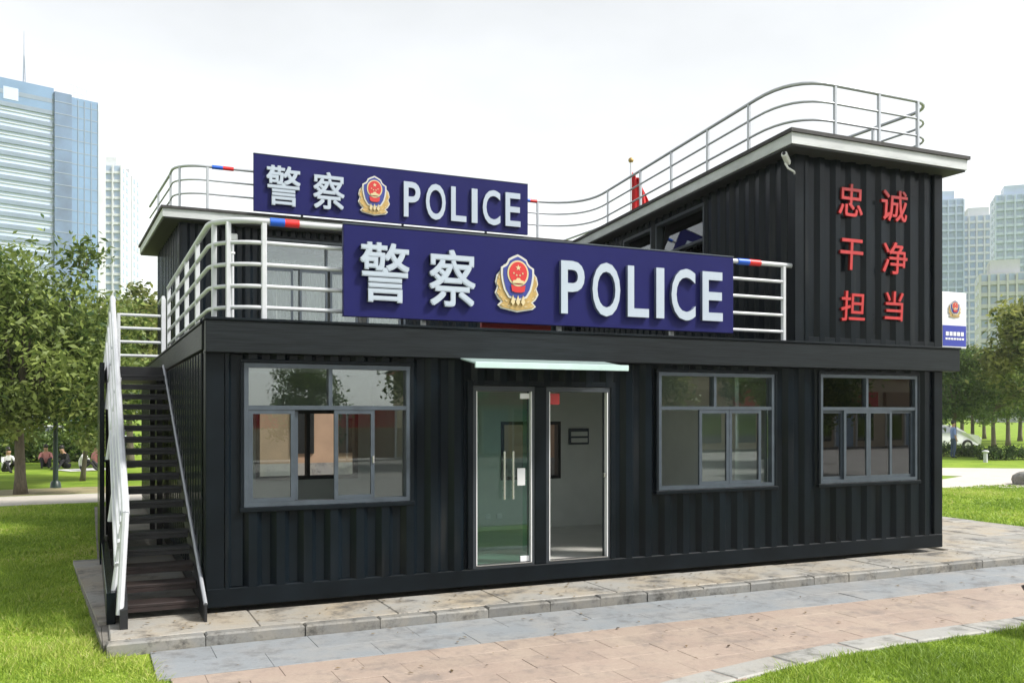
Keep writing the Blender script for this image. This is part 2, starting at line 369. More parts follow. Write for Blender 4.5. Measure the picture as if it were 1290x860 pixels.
# platform the building stands on: bed, slabs, kerb stones
PZ = -0.05
plat = struct(MB().box(-0.98, 14.0, -0.86, 12.4, GZ, PZ-0.03).prism([(-0.985, -0.80), (-0.985, 4.24), (-1.27, 4.24)], GZ, PZ-0.032).build('stone_platform', M['joint']))
def chamfer_slab(w, d, h, c=0.012):
    v = [(0,0,0),(w,0,0),(w,d,0),(0,d,0),(0,0,h-c),(w,0,h-c),(w,d,h-c),(0,d,h-c),(c,c,h),(w-c,c,h),(w-c,d-c,h),(c,d-c,h)]
    return MB().add(v, [(3,2,1,0),(0,1,5,4),(1,2,6,5),(2,3,7,6),(3,0,4,7),(4,5,9,8),(5,6,10,9),(6,7,11,10),(7,4,8,11),(8,9,10,11)])
def lay(name, parent, m, x0, x1, y0, y1, top, w, d, h, gap=0.008, jit=0.004, bond=0.5, skip=None, cham=0.010):
    row = 0; y = y0
    while y < y1 - 0.05:
        dd = min(d, y1 - y); x = x0 - (bond*w if row % 2 else 0)
        while x < x1 - 0.03:
            ww = w*rnd.uniform(0.9, 1.1); a, b = max(x, x0), min(x + ww, x1); x += ww
            if b - a < 0.06: continue
            if skip and skip((a+b)/2, y + dd/2): continue
            me = chamfer_slab(b-a-gap, dd-gap, h, cham).mesh(name, m)
            o = inst(name, me, parent, (a, y, top - h + rnd.uniform(-jit, jit)))
            o.rotation_euler = (rnd.uniform(-0.003, 0.003), rnd.uniform(-0.003, 0.003), 0)
        y += d; row += 1
lay('slab', plat, M['slab'], -0.92, 14.0, -0.80, -0.02, PZ, 1.35, 0.78, 0.05, jit=0.003, gap=0.004)
for i in range(5):
    ya, yb = i*0.85, i*0.85+0.843; xl = lambda y: -0.955 - 0.066*(y+0.8)
    MB().prism([(xl(ya), ya), (-0.02, ya), (-0.02, yb), (xl(yb), yb)], PZ-0.05, PZ + rnd.uniform(-0.003, 0.003)).build('slab', M['slab'], plat)
lay('slab', plat, M['slab'], 10.45, 14.0, 0.0, 3.2, PZ, 1.2, 0.8, 0.05, jit=0.003)
x = -0.95
while x < 13.9:
    w = rnd.uniform(0.55, 1.0)
    me = chamfer_slab(w-0.008, 0.15, 0.125, 0.016).mesh('kerb_stone', M['kerb'])
    o = inst('kerb_stone', me, plat, (x, -0.955 + rnd.uniform(-0.008, 0.006), PZ-0.125 + rnd.uniform(-0.004, 0.004))); o.rotation_euler.z = rnd.uniform(-0.006, 0.006)
    x += w
BZ = -0.15
walk = struct(MB().prism([(-0.72, -0.96), (16.5, -0.96), (16.5, -3.5), (9, -3.45), (6.2, -3.44), (4.8, -3.56), (3.0, -3.92), (1.2, -4.5), (-0.5, -5.4), (-0.45, -2.2)], GZ-0.02, BZ-0.022).build('footpath', M['joint']))
lay('grey_paving_slab', walk, M['grey_slab'], -0.60, 14.5, -1.90, -0.965, BZ, 0.92, 0.4675, 0.04, jit=0.002, gap=0.002, cham=0.003)
EDGE = lambda x: -3.46 - max(0, 5.6 - x)**1.45*0.105        # front edge of the walk, curving towards the camera
lay('pink_paving_slab', walk, M['pink_slab'], -0.50, 13.5, -4.44, -1.91, BZ, 0.62, 0.3165, 0.04, jit=0.002, gap=0.002, cham=0.003, skip=lambda x, y: y < EDGE(x)+0.06)
x = -0.3
while x < 13:
    w = rnd.uniform(0.7, 0.95)
    ya, yb = EDGE(x), EDGE(x+w); an = math.atan2(yb-ya, w)
    me = chamfer_slab(w/math.cos(an)-0.012, 0.30, 0.055, 0.014).mesh('edging_stone', M['edge_slab'])
    inst('edging_stone', me, walk, (x, ya-0.06, BZ-0.048 + rnd.uniform(0, 0.004)), an)
    x += w

# ------------------------------------------------------------------ grass
def in_paving(X, Y):
    a = (X > -0.95) & (Y > -1.0) & (Y < 12.4) & (X < 14.0)
    a |= (X > -0.965 - 0.066*(Y+0.8)) & (X < 0) & (Y > -0.9) & (Y < 4.3)
    edge = -3.46 - np.maximum(0, 5.6 - X)**1.45*0.105 - 0.06
    left = np.where(Y < -2.2, -0.52 + (-2.2-Y)*0.03, -0.70 + (-1.0-Y)*0.15)
    a |= (X > left) & (Y <= -0.9) & (Y > edge) & (X < 14.5)
    a |= (Y > 13.9 + 0.03*X) & (Y < 19.2) & (X < 12)
    return a
def make_grass():
    Xs, Ys, Hs, Ws = [], [], [], []
    def patch(x0, x1, y0, y1, dens, h, w):
        n = int((x1-x0)*(y1-y0)*dens)
        X = rng.uniform(x0, x1, n); Y = rng.uniform(y0, y1, n)
        jx = rng.normal(0, 0.025, n); jy = rng.normal(0, 0.025, n)
        k = ~in_paving(X+jx, Y+jy)
        X, Y = X[k], Y[k]
        clump = 0.75 + 0.5*np.sin(X*5.1+1.3*np.sin(Y*3.7))*np.sin(Y*4.3+1.7*np.sin(X*2.9))
        Xs.append(X); Ys.append(Y); Hs.append(h*rng.uniform(0.55, 1.3, len(X))*clump); Ws.append(np.full(len(X), w))
    patch(-4.5, -0.4, -6.0, 0.0, 3800, 0.055, 0.007)
    patch(-5.5, -0.8, 0.0, 5.0, 2000, 0.055, 0.010)
    patch(-6.5, -0.8, 5.0, 14.0, 900, 0.06, 0.016)
    patch(2.4, 9.2, -5.4, -3.4, 4200, 0.055, 0.007)
    patch(14.0, 24.0, -1.0, 9.0, 500, 0.06, 0.02)
    X = np.concatenate(Xs); Y = np.concatenate(Ys); H = np.concatenate(Hs); W = np.concatenate(Ws); n = len(X)
    th = rng.uniform(0, 2*np.pi, n); lean = rng.normal(0, 1.15, n)*H; la = rng.uniform(0, 2*np.pi, n)
    V = np.empty((n, 3, 3), np.float32)
    V[:, 0] = np.stack([X-np.cos(th)*W, Y-np.sin(th)*W, np.full(n, GZ-0.004)], 1)
    V[:, 1] = np.stack([X+np.cos(th)*W, Y+np.sin(th)*W, np.full(n, GZ-0.004)], 1)
    V[:, 2] = np.stack([X+np.cos(la)*lean, Y+np.sin(la)*lean, GZ+H], 1)
    tone = 0.47 + 0.30*np.sin(X*1.1+2*np.sin(Y*0.6))*np.sin(Y*0.9+np.sin(X*0.7)) + rng.normal(0, 0.2, n)
    return tri_mesh('grass', V, np.clip(tone, 0, 1), M['grass'], 3)
def tri_mesh(name, V, tone, m, k):
    n = V.shape[0]; me = bpy.data.meshes.new(name)
    me.vertices.add(n*k); me.vertices.foreach_set('co', V.reshape(-1))
    me.loops.add(n*k); me.loops.foreach_set('vertex_index', np.arange(n*k, dtype=np.int32))
    me.polygons.add(n); me.polygons.foreach_set('loop_start', np.arange(0, n*k, k, dtype=np.int32))
    a = me.attributes.new('tone', 'FLOAT', 'FACE'); a.data.foreach_set('value', tone.astype(np.float32))
    me.materials.append(m); me.update(calc_edges=True); me.validate()
    return me
g = link(bpy.data.objects.new('grass', make_grass()))
tag(g, 'short green lawn grass around the paved platform', 'grass', kind='stuff')

def fallen():
    n = 260; r = np.random.default_rng(5)
    X = r.uniform(-0.8, 11, n); Y = np.where(r.random(n) < 0.55, r.uniform(-0.93, -0.08, n), r.uniform(-3.3, -1.0, n)); Z = np.where(Y > -0.95, PZ, BZ) + 0.012
    a = r.uniform(0, 6.28, n); L = r.uniform(0.012, 0.035, n); c, s_ = np.cos(a), np.sin(a)
    V = np.stack([np.stack([X-c*L, Y-s_*L, Z], 1), np.stack([X+s_*L*.45, Y-c*L*.45, Z+.006], 1), np.stack([X+c*L, Y+s_*L, Z+.004], 1), np.stack([X-s_*L*.45, Y+c*L*.45, Z+.006], 1)], 1).astype(np.float32)
    return tri_mesh('fallen_leaves', V, r.random(n), M['dead_leaf'], 4)
M['dead_leaf'] = leaf_mat('dead_leaf', (0.05, 0.035, 0.02), (0.22, 0.15, 0.06), 0.1)
tag(link(bpy.data.objects.new('fallen_leaves', fallen())), 'tiny dry leaves scattered on the paving', 'leaves', kind='stuff')

# ------------------------------------------------------------------ corrugated walls
def corrugated(A, B, z0, z1, openings=(), period=0.28, depth=0.055, out=None, phase=0.0):
    """vertical trapezoid ribs along A->B (outside on the right-hand side of A->B); openings = (s0, s1, zlo, zhi)"""
    A = Vector((*A, 0)); B = Vector((*B, 0)); d = B - A; L = d.length; d.normalize(); nrm = Vector((d.y, -d.x, 0))
    def off(s):
        t = ((s + phase) % period)/period
        if t < 0.30: return depth
        if t < 0.50: return depth*(1-(t-0.30)/0.20)
        if t < 0.80: return 0.0
        return depth*(t-0.80)/0.20
    S = {0.0, L}
    k = -1
    while k*period - phase < L:
        for t in (0.0, 0.30, 0.50, 0.80):
            s = (k + t)*period - phase
            if 0 < s < L: S.add(round(s, 5))
        k += 1
    for o in openings: S.add(o[0]); S.add(o[1])
    S = sorted(S); mb = MB()
    for a, b in zip(S[:-1], S[1:]):
        if b - a < 1e-5: continue
        mid = (a+b)/2; spans = [(z0, z1)]
        for (s0, s1, zl, zh) in openings:
            if s0 < mid < s1:
                ns = []
                for (p, q) in spans:
                    if zl > p: ns.append((p, min(q, zl)))
                    if zh < q: ns.append((max(p, zh), q))
                spans = ns
        pa = A + d*a + nrm*off(a + 1e-6); pb = A + d*b + nrm*off(b - 1e-6)
        for p, q in spans:
            if q - p < 1e-4: continue
            mb.add([(pa.x, pa.y, p), (pb.x, pb.y, p), (pb.x, pb.y, q), (pa.x, pa.y, q)], [(0, 1, 2, 3)])
    return mb

LW, LD = 10.25, 11.9       # lower building
ROW = 3.0                  # depth of the front row of rooms
office = thing('container_office', 'black corrugated ground floor container block with windows, glass doors and charcoal fascia', 'building')
W1 = (0.345, 2.115, 1.0, 2.47); W2 = (5.345, 7.165, 1.0, 2.47); W3 = (7.955, 9.77, 1.0, 2.49)
DR = (2.86, 4.66, 0.2, 2.27)
corrugated((0.16, 0), (LW-0.14, 0), 0.19, 2.57, [(a-0.16, b-0.16, c, e) for a, b, c, e in (W1, W2, W3)] + [(DR[0]-0.16, DR[1]-0.16, DR[2]-0.02, DR[3])], phase=0.05).build('front_wall', M['black'], office)
corrugated((0, LD-0.16), (0, 0.16), 0.19, 2.57).build('side_wall', M['black'], office)
SW = (0.9, 2.5, 0.95, 2.4)     # window in the right end of the front row
corrugated((LW, 0.16), (LW, LD-0.16), 0.19, 2.57, [(SW[0]-0.16, SW[1]-0.16, SW[2], SW[3])]).build('side_wall', M['black'], office)
corrugated((LW-0.14, LD), (0.16, LD), 0.19, 2.57).build('rear_wall', M['black'], office)
for x0, x1 in ((-0.03, 0.16), (LW-0.14, LW+0.03)):
    for y0, y1 in ((-0.045, 0.16), (LD-0.16, LD+0.045)):
        MB().cbox(x0, x1, y0, y1, 0.0, 2.6, 0.008).build('corner_post', M['black_beam'], office)
MB().cbox(0.165, 0.335, -0.03, 0.05, 0.2, 2.56, 0.006).build('corner_infill', M['black_beam'], office)
MB().cbox(-0.022, LW+0.022, -0.055, 0.10, 0.005, 0.195, 0.008).build('bottom_beam', M['black_beam'], office)
MB().cbox(-0.04, 0.10, 0.11, LD, 0.005, 0.195, 0.008).build('bottom_beam', M['black_beam'], office)
MB().cbox(LW-0.10, LW+0.04, 0.11, LD, 0.005, 0.195, 0.008).build('bottom_beam', M['black_beam'], office)
# fascia band, deeper at the front, with its capping
MB().cbox(-0.04, 10.50, -0.16, 0.0, 2.565, 2.885, 0.006).build('fascia', M['fascia'], office)
MB().cbox(-0.055, 10.515, -0.175, 0.02, 2.887, 2.915, 0.005).build('fascia_capping', M['black_beam'], office)
MB().cbox(-0.06, 0.0, 0.025, LD, 2.60, 2.86, 0.006).build('fascia', M['fascia'], office)
MB().cbox(-0.075, 0.02, 0.025, LD, 2.863, 2.89, 0.005).build('fascia_capping', M['black_beam'], office)
MB().cbox(LW, 10.50, 0.025, LD, 2.565, 2.885, 0.006).build('fascia', M['fascia'], office)
# interior of the front row
MB().box(0.06, LW-0.06, 0.06, LD-0.06, 0.10, 0.20).build('floor', M['floor_in'], office)
MB().box(0.06, LW-0.06, 0.06, ROW, 2.50, 2.54).build('ceiling', M['ceil_in'], office)
BW = [(0.95, 2.35, 1.05, 2.0), (4.55, 5.56, 0.95, 1.83)]     # rear windows of the front row
mb = MB(); xs = [0.06] + [v for b in BW for v in b[:2]] + [LW-0.06]
for i in range(0, len(xs), 2): mb.box(xs[i], xs[i+1], ROW, ROW+0.08, 0.2, 2.5)
for b in BW: mb.box(b[0], b[1], ROW, ROW+0.08, 0.2, b[2]).box(b[0], b[1], ROW, ROW+0.08, b[3], 2.5)
mb.build('inner_wall', M['wall_in'], office)
MB().box(2.55, 2.61, 0.08, ROW-0.004, 0.2, 2.498).build('partition', M['wall_in'], office)
MB().box(6.62, 6.68, 0.08, ROW-0.004, 0.2, 2.498).build('partition', M['wall_in'], office)
for b in BW:
    fr = MB(); t = 0.05
    fr.box(b[0], b[0]+t, ROW-0.02, ROW+0.1, b[2], b[3]).box(b[1]-t, b[1], ROW-0.02, ROW+0.1, b[2], b[3])
    fr.box(b[0]+t, b[1]-t, ROW-0.02, ROW+0.1, b[2], b[2]+t).box(b[0]+t, b[1]-t, ROW-0.02, ROW+0.1, b[3]-t, b[3])
    c = (b[0]+b[1])/2; fr.box(c-t/2, c+t/2, ROW-0.02, ROW+0.1, b[2]+t, b[3]-t)
    fr.build('inner_window', M['black_frame'], office)
# invented light well behind the front row: open so daylight reaches the rear windows
MB().box(0.10, LW-0.10, 7.70, 7.80, 0.2, 2.56).build('lightwell_backdrop', M['tan_wall'], office)  # added tan backdrop standing in for warm reflections in the panes
MB().box(0.10, LW-0.10, 7.64, 7.695, 0.2, 1.02).build('lightwell_backdrop_base', M['kerb'], office)
for cx_ in (2.35, 3.25): MB().box(cx_, cx_+0.42, 7.66, 7.695, 1.2, 2.1).build('lightwell_backdrop_pane', M['glass_dark'], office)
# terrace deck running round the invented light well
MB().box(0.03, LW, 0.03, 3.06, 2.62, 2.70).box(0.03, 1.5, 3.06, 7.6, 2.62, 2.70).box(8.9, LW, 3.06, 7.6, 2.62, 2.70).box(0.03, LW, 7.6, LD, 2.62, 2.70).build('terrace_deck', M['soffit'], office)
# sockets, notice box inside
MB().cbox(4.29, 4.375, ROW-0.02, ROW, 0.375, 0.455, 0.006).build('wall_socket', M['white'], office)
MB().cbox(4.48, 4.565, ROW-0.02, ROW, 0.37, 0.45, 0.006).build('wall_socket', M['white'], office)
nb = MB().cbox(5.70, 6.05, ROW-0.04, ROW, 1.47, 1.72, 0.006).build('notice_frame', M['frame'], office)
MB().box(5.73, 6.02, ROW-0.045, ROW-0.041, 1.60, 1.67).box(5.73, 6.02, ROW-0.045, ROW-0.041, 1.50, 1.57).build('notice_panel', M['wall_in'], nb)

def bars(mb, x0, x1, z0, z1, t, y0, y1):
    mb.box(x0, x0+t, y0, y1, z0, z1).box(x1-t, x1, y0, y1, z0, z1)
    mb.box(x0+t, x1-t, y0, y1, z0, z0+t).box(x0+t, x1-t, y0, y1, z1-t, z1)
    return mb
def slider(parent, w, zt, xm, sashes, panes, fm=None, gm_=None):
    """window: outer frame, transom, two top lights, sliding sashes (x0, x1, y) and fixed lower panes"""
    x0, x1, z0, z1 = w; fm = fm or M['frame']; gm_ = gm_ or M['glass']
    f = MB(); bars(f, x0, x1, z0, z1, 0.045, -0.05, 0.07)
    f.box(x0+0.045, x1-0.045, -0.045, 0.065, zt-0.022, zt+0.022)
    f.box(xm-0.02, xm+0.02, -0.043, 0.063, zt+0.022, z1-0.045)
    win = f.build('window', fm, parent)
    MB().cbox(x0-0.05, x1+0.05, -0.075, 0.0, z0-0.05, z0-0.004, 0.006).build('sill', M['black_beam'], win)
    MB().cbox(x0-0.04, x1+0.04, -0.065, 0.0, z1+0.004, z1+0.04, 0.006).build('head_trim', M['black_beam'], win)
    for a, b in ((x0-0.036, x0-0.003), (x1+0.003, x1+0.036)):
        MB().box(a, b, -0.06, 0.0, z0-0.003, z1+0.003).build('side_trim', M['black_beam'], win)
    for a, b in ((x0+0.045, xm-0.02), (xm+0.02, x1-0.045)):
        MB().box(a, b, 0.004, 0.010, zt+0.022, z1-0.045).build('pane', gm_, win)
    for (a, b, y) in sashes:
        s = MB(); bars(s, a, b, z0+0.046, zt-0.023, 0.042, y-0.016, y+0.016); so = s.build('sash', fm, win)
        MB().box(a+0.042, b-0.042, y-0.003, y+0.003, z0+0.088, zt-0.065).build('pane', gm_, win)
    for (a, b, y) in panes:
        MB().box(a, b, y-0.003, y+0.003, z0+0.046, zt-0.023).build('pane', gm_, win)
    return win
w1 = slider(office, W1, 2.015, 1.235, [(0.392, 0.86, -0.024), (1.275, 1.715, -0.024)], [(1.72, 2.068, 0.03)])
MB().box(0.86, 0.90, 0.0, 0.03, 1.05, 1.98).build('mullion', M['frame'], w1)
MB().cbox(1.69, 1.712, -0.052, -0.041, 1.42, 1.50, 0.003).build('latch', M['steel'], w1)
w2 = slider(office, W2, 2.022, 6.21, [(5.965, 6.43, -0.024), (6.435, 6.95, -0.024)], [(6.95, 7.118, 0.03)])
MB().box(6.93, 6.97, 0.0, 0.03, 1.05, 1.98).build('mullion', M['frame'], w2)
w3 = slider(office, W3, 2.02, 8.81, [(8.0, 8.40, 0.012), (8.385, 8.84, -0.024), (8.835, 9.28, -0.024), (9.265, 9.723, 0.012)], [])
# window on the end wall of the right room
f = MB(); bars(f, SW[0], SW[1], SW[2], SW[3], 0.045, -0.05, 0.07); bars(f, 1.68, 1.72, 1.0, 2.35, 0.02, -0.03, 0.03)
wo_ = f.build('window', M['black_frame'], office)
wo_.location = (LW, 0, 0); wo_.rotation_euler = (0, 0, R(90))
MB().box(SW[0]+0.045, SW[1]-0.045, 0.0, 0.006, SW[2]+0.045, SW[3]-0.045).build('pane', M['glass'], wo_)

# the pair of glass doors
def door_bay(x0, x1, closed):
    f = MB(); f.box(x0, x0+0.035, -0.04, 0.09, 0.2, 2.265).box(x1-0.035, x1, -0.04, 0.09, 0.2, 2.265).box(x0+0.035, x1-0.035, -0.04, 0.09, 2.21, 2.265)
    f.box(x0+0.035, x1-0.035, -0.04, 0.09, 0.197, 0.222)
    d = f.build('door', M['frame_dark'], office)
    MB().box(x0+0.036, x0+0.046, -0.045, 0.02, 0.225, 2.208).box(x1-0.046, x1-0.036, -0.045, 0.02, 0.225, 2.208).build('edge_strip', M['white'], d)
    MB().box(x0+0.036, x1-0.036, -0.05, 0.03, 0.223, 0.232).build('threshold', M['steel'], d)
    if closed:
        MB().box(x0+0.05, x1-0.05, 0.0, 0.012, 0.24, 2.20).build('door_leaf', M['glass_door'], d)
        for zc in (0.27, 2.16):
            MB().cbox(x1-0.17, x1-0.052, -0.012, 0.024, zc-0.035, zc+0.03, 0.004).build('patch_fitting', M['white'], d)
        h = MB()
        for hx in (3.245, 3.355):
            h.tube([(hx, -0.055, 0.97), (hx, -0.055, 1.52)], 0.013, 10)
            for hz in (1.07, 1.42): h.tube([(hx, -0.055, hz), (hx, 0.0, hz)], 0.008, 8)
        h.build('pull_handle', M['steel'], d, smooth=True)
        MB().box(3.43, 3.53, -0.006, -0.002, 1.12, 1.32).build('notice', M['white'], d)
    else:
        MB().box(x0+0.05, x0+0.062, 0.05, 0.72, 0.24, 2.20).build('door_leaf', M['glass_door'], d)
        MB().box(x0+0.044, x0+0.068, 0.05, 0.16, 2.14, 2.20).build('patch_fitting', M['white'], d)
        MB().cbox(x1-0.075, x1-0.036, -0.03, 0.02, 1.18, 1.24, 0.004).build('lock_keep', M['steel'], d)
        MB().box(x0+0.066, x0+0.20, 0.012, 0.016, 2.06, 2.19).build('sticker', M['shop_red'], d)
    return d
door_bay(2.865, 3.635, True); door_bay(3.79, 4.655, False)
MB().cbox(3.637, 3.788, -0.05, 0.10, 0.198, 2.268, 0.005).build('door_post', M['black_beam'], office)
MB().cbox(2.80, 2.862, -0.05, 0.10, 0.198, 2.33, 0.005).build('door_post', M['black_beam'], office)
MB().cbox(4.658, 4.72, -0.05, 0.10, 0.198, 2.33, 0.005).build('door_post', M['black_beam'], office)
MB().cbox(2.864, 4.656, -0.05, 0.10, 2.27, 2.33, 0.005).build('door_head', M['black_beam'], office)
# frosted glass canopy over the doors
can = MB().add([(2.62, -0.72, 2.475), (4.46, -0.72, 2.475), (4.50, -0.165, 2.555), (2.66, -0.165, 2.555), (2.62, -0.72, 2.49), (4.46, -0.72, 2.49), (4.50, -0.165, 2.57), (2.66, -0.165, 2.57)],
   [(3,2,1,0),(4,5,6,7),(0,1,5,4),(1,2,6,5),(2,3,7,6),(3,0,4,7)]).build('canopy', M['canopy_glass'], office)
MB().cbox(2.60, 4.48, -0.75, -0.722, 2.435, 2.50, 0.004).build('canopy_trim', M['canopy_glass'], can)
for bx in (2.9, 3.6, 4.3):
    MB().tube([(bx+0.02, -0.17, 2.50), (bx, -0.45, 2.462), (bx-0.06, -0.70, 2.458)], 0.014, 8).build('canopy_bracket', M['frame'], can, smooth=True)

# ------------------------------------------------------------------ upper storey: rear room and tower
RZ = 5.65
def roof_slab(parent, poly, dz=0.0):
    """white fascia slab with a thin dark cap"""
    n = len(poly); cx = sum(p[0] for p in poly)/n; cy = sum(p[1] for p in poly)/n
    r = MB().prism(poly, 5.455-dz, 5.60-dz).build('roof', M['roof_white'], parent)
    big = [(p[0]+0.03*(1 if p[0] > cx else -1), p[1]+0.03*(1 if p[1] > cy else -1)) for p in poly]
    MB().prism(big, 5.602-dz, 5.65-dz).build('roof_cap', M['roof_dark'], r)
    small = [(p[0]-0.02*(1 if p[0] > cx else -1), p[1]-0.02*(1 if p[1] > cy else -1)) for p in poly]
    MB().prism(small, 5.43-dz, 5.453-dz).build('soffit', M['soffit'], r)
    return r
room = thing('rooftop_room', 'black corrugated rooftop room at the back of the terrace under a white edged roof', 'building')
RX0, RY0 = 0.45, 8.1
UW = (1.87, 4.70, 3.30, 5.27)
corrugated((RX0, RY0), (8.72, RY0), 2.705, 5.47, [(UW[0]-RX0, UW[1]-RX0, UW[2], UW[3])]).build('front_wall', M['black'], room)
corrugated((RX0-0.12, LD), (RX0, RY0), 2.705, 5.47, [(3.15, 3.45, 3.9, 4.6)]).build('side_wall', M['black'], room)
corrugated((10.2, LD), (RX0-0.12, LD), 2.705, 5.47).build('rear_wall', M['black'], room)
MB().cbox(RX0-0.05, RX0+0.10, RY0-0.05, RY0+0.10, 2.705, 5.46, 0.008).build('corner_post', M['black_beam'], room)
MB().box(RX0+0.1, 8.6, RY0+0.1, LD-0.1, 2.71, 2.74).build('floor', M['floor_in'], room)
MB().box(RX0+0.1, 8.6, RY0+2.4, RY0+2.46, 2.74, 5.4).build('inner_wall', M['wall_in'], room)
roof_slab(room, [(0.10, 7.76), (8.385, 7.76), (8.98, 12.2), (-0.07, 12.2)], 0.004)
uw = slider(room, UW, 4.72, 3.1, [(1.915, 2.46, -0.024), (2.58, 3.12, -0.024), (3.17, 3.72, -0.024), (3.9, 4.6, -0.024)], [(2.46, 2.58, 0.03)], gm_=M['glass'])
uw.location = (0, RY0, 0)
for a, b in ((1.95, 2.6), (2.75, 3.5), (3.75, 4.6)):
    mb = MB(); n = 26
    vs = []
    for i in range(n+1):
        xx = a + (b-a)*i/n; yy = RY0 + 0.22 + 0.03*math.sin(i*1.9) + 0.012*math.sin(i*0.7)
        vs += [(xx, yy, 3.32), (xx, yy, 4.9)]
    mb.add(vs, [(2*i, 2*i+2, 2*i+3, 2*i+1) for i in range(n)]).build('curtain', M['curtain'], room, smooth=True)

tower = thing('container_tower', 'tall black corrugated upper container standing over the right end of the ground floor', 'building')
TA, TB = Vector((7.54, 0.0)), Vector((8.79, 8.35)); TL = (TB-TA).length; TD = (TB-TA)/TL
TW = [(2.45, 4.28, 3.6, 5.33), (4.45, 5.75, 3.6, 5.31)]
corrugated((7.68, 0.0), (LW-0.13, 0.0), 2.92, 5.47, phase=0.02).build('front_wall', M['black'], tower)
corrugated(tuple(TB), tuple(TA + TD*0.14), 2.705, 5.47, [(TL-b, TL-a, c, e) for a, b, c, e in TW]).build('side_wall', M['black'], tower)
corrugated((LW, 0.14), (LW, LD), 2.92, 5.47).build('side_wall', M['black'], tower)
mb = MB()
mb.prism([(7.52, -0.045), (7.69, -0.045), (7.72, 0.13), (7.545, 0.13)], 2.92, 5.46).build('corner_post', M['black_beam'], tower)
MB().cbox(LW-0.14, LW+0.03, -0.045, 0.13, 2.92, 5.46, 0.008).build('corner_post', M['black_beam'], tower)
MB().cbox(7.70, LW-0.145, -0.05, 0.08, 2.918, 2.99, 0.005).build('bottom_beam', M['black_beam'], tower)
MB().prism([(7.75, 0.1), (LW-0.1, 0.1), (LW-0.1, LD-0.1), (9.4, LD-0.1)], 2.71, 2.74).build('floor', M['floor_in'], tower)
TR_EAVE = 10.42
roof_slab(tower, [(7.19, -0.35), (TR_EAVE, -0.35), (TR_EAVE, 12.2), (9.02, 12.2)])
for (a, b, c, e) in TW:
    f = MB(); bars(f, a, b, c, e, 0.05, -0.05, 0.07); m_ = (a+b)/2
    f.box(a+0.05, b-0.05, -0.045, 0.065, 4.72, 4.765).box(m_-0.022, m_+0.022, -0.043, 0.063, c+0.05, 4.72)
    w = f.build('window', M['frame_dark'], tower)
    # local x runs along the slanting side wall, outside on the left
    ang = math.atan2(TD.y, TD.x); w.matrix_local = Matrix.Translation((TA.x, TA.y, 0)) @ Matrix.Rotation(ang, 4, 'Z') @ Matrix.Scale(-1, 4, (0, 1, 0))
    for p, q, r_, s_ in ((a+0.05, b-0.05, 4.765, e-0.05), (a+0.05, m_-0.022, c+0.05, 4.72), (m_+0.022, b-0.05, c+0.05, 4.72)):
        k_ = 0.20*(s_-r_)      # panes tilted inward so they mirror sky instead of the roof sign
        MB().add([(p, 0, r_), (q, 0, r_), (q, k_, s_), (p, k_, s_), (p, 0.006, r_), (q, 0.006, r_), (q, k_+0.006, s_), (p, k_+0.006, s_)], [(0,1,2,3),(7,6,5,4),(0,4,5,1),(1,5,6,2),(2,6,7,3),(3,7,4,0)]).build('pane', M['glass'], w)
# white downpipe with a lamp on the rear room's front wall
dp = thing('downpipe', 'thin white vertical pipe with small lamp on the rooftop room wall', 'pipe', (1.33, RY0-0.09, 2.70))
MB().tube([(0, 0, 0), (0, 0, 2.45)], 0.03, 10).build('pipe', M['white_rail'], dp, smooth=True)
MB().cbox(-0.09, 0.09, -0.05, 0.085, 2.45, 2.58, 0.02).build('lamp', M['white'], dp)
MB().cbox(-0.045, 0.045, -0.035, 0.085, 2.2, 2.24, 0.006).build('clip', M['white'], dp)
# security camera at the tower corner
cc = thing('security_camera', 'small white security camera on the tower corner under the eave', 'camera', (7.50, -0.02, 5.22))
MB().tube([(0.03, 0, -0.05), (-0.05, -0.08, -0.05), (-0.17, -0.10, -0.02), (-0.22, -0.10, 0.04)], 0.014, 8).build('bracket', M['white'], cc, smooth=True)
o = MB().cbox(-0.13, 0.11, -0.035, 0.035, -0.035, 0.035, 0.012).build('camera_body', M['white'], cc); o.location = (-0.20, -0.10, 0.10); o.rotation_euler = (0, R(18), R(35))
o2 = MB().tube([(-0.14, 0, 0), (-0.128, 0, 0)], 0.024, 10).build('lens', M['iron'], o, smooth=True)

# ------------------------------------------------------------------ railings
def arc(c, r, a0, a1, n=8):
    return [(c[0]+r*math.cos(R(a0+(a1-a0)*i/n)), c[1]+r*math.sin(R(a0+(a1-a0)*i/n))) for i in range(n+1)]
def rail_at(path, z, r, name, m, parent):
    return MB().tube([(p[0], p[1], z) for p in path], r, 10).build(name, m, parent, smooth=True)
def bands(parent, p, q, z, r):
    """blue then red sleeve on the top rail between p and q"""
    p = Vector((*p, z)); q = Vector((*q, z)); mid = (p+q)/2
    MB().tube([p, mid], r, 12).build('blue_sleeve', M['blue_band'], parent, smooth=True)
    MB().tube([mid, q], r, 12).build('red_sleeve', M['red_band'], parent, smooth=True)

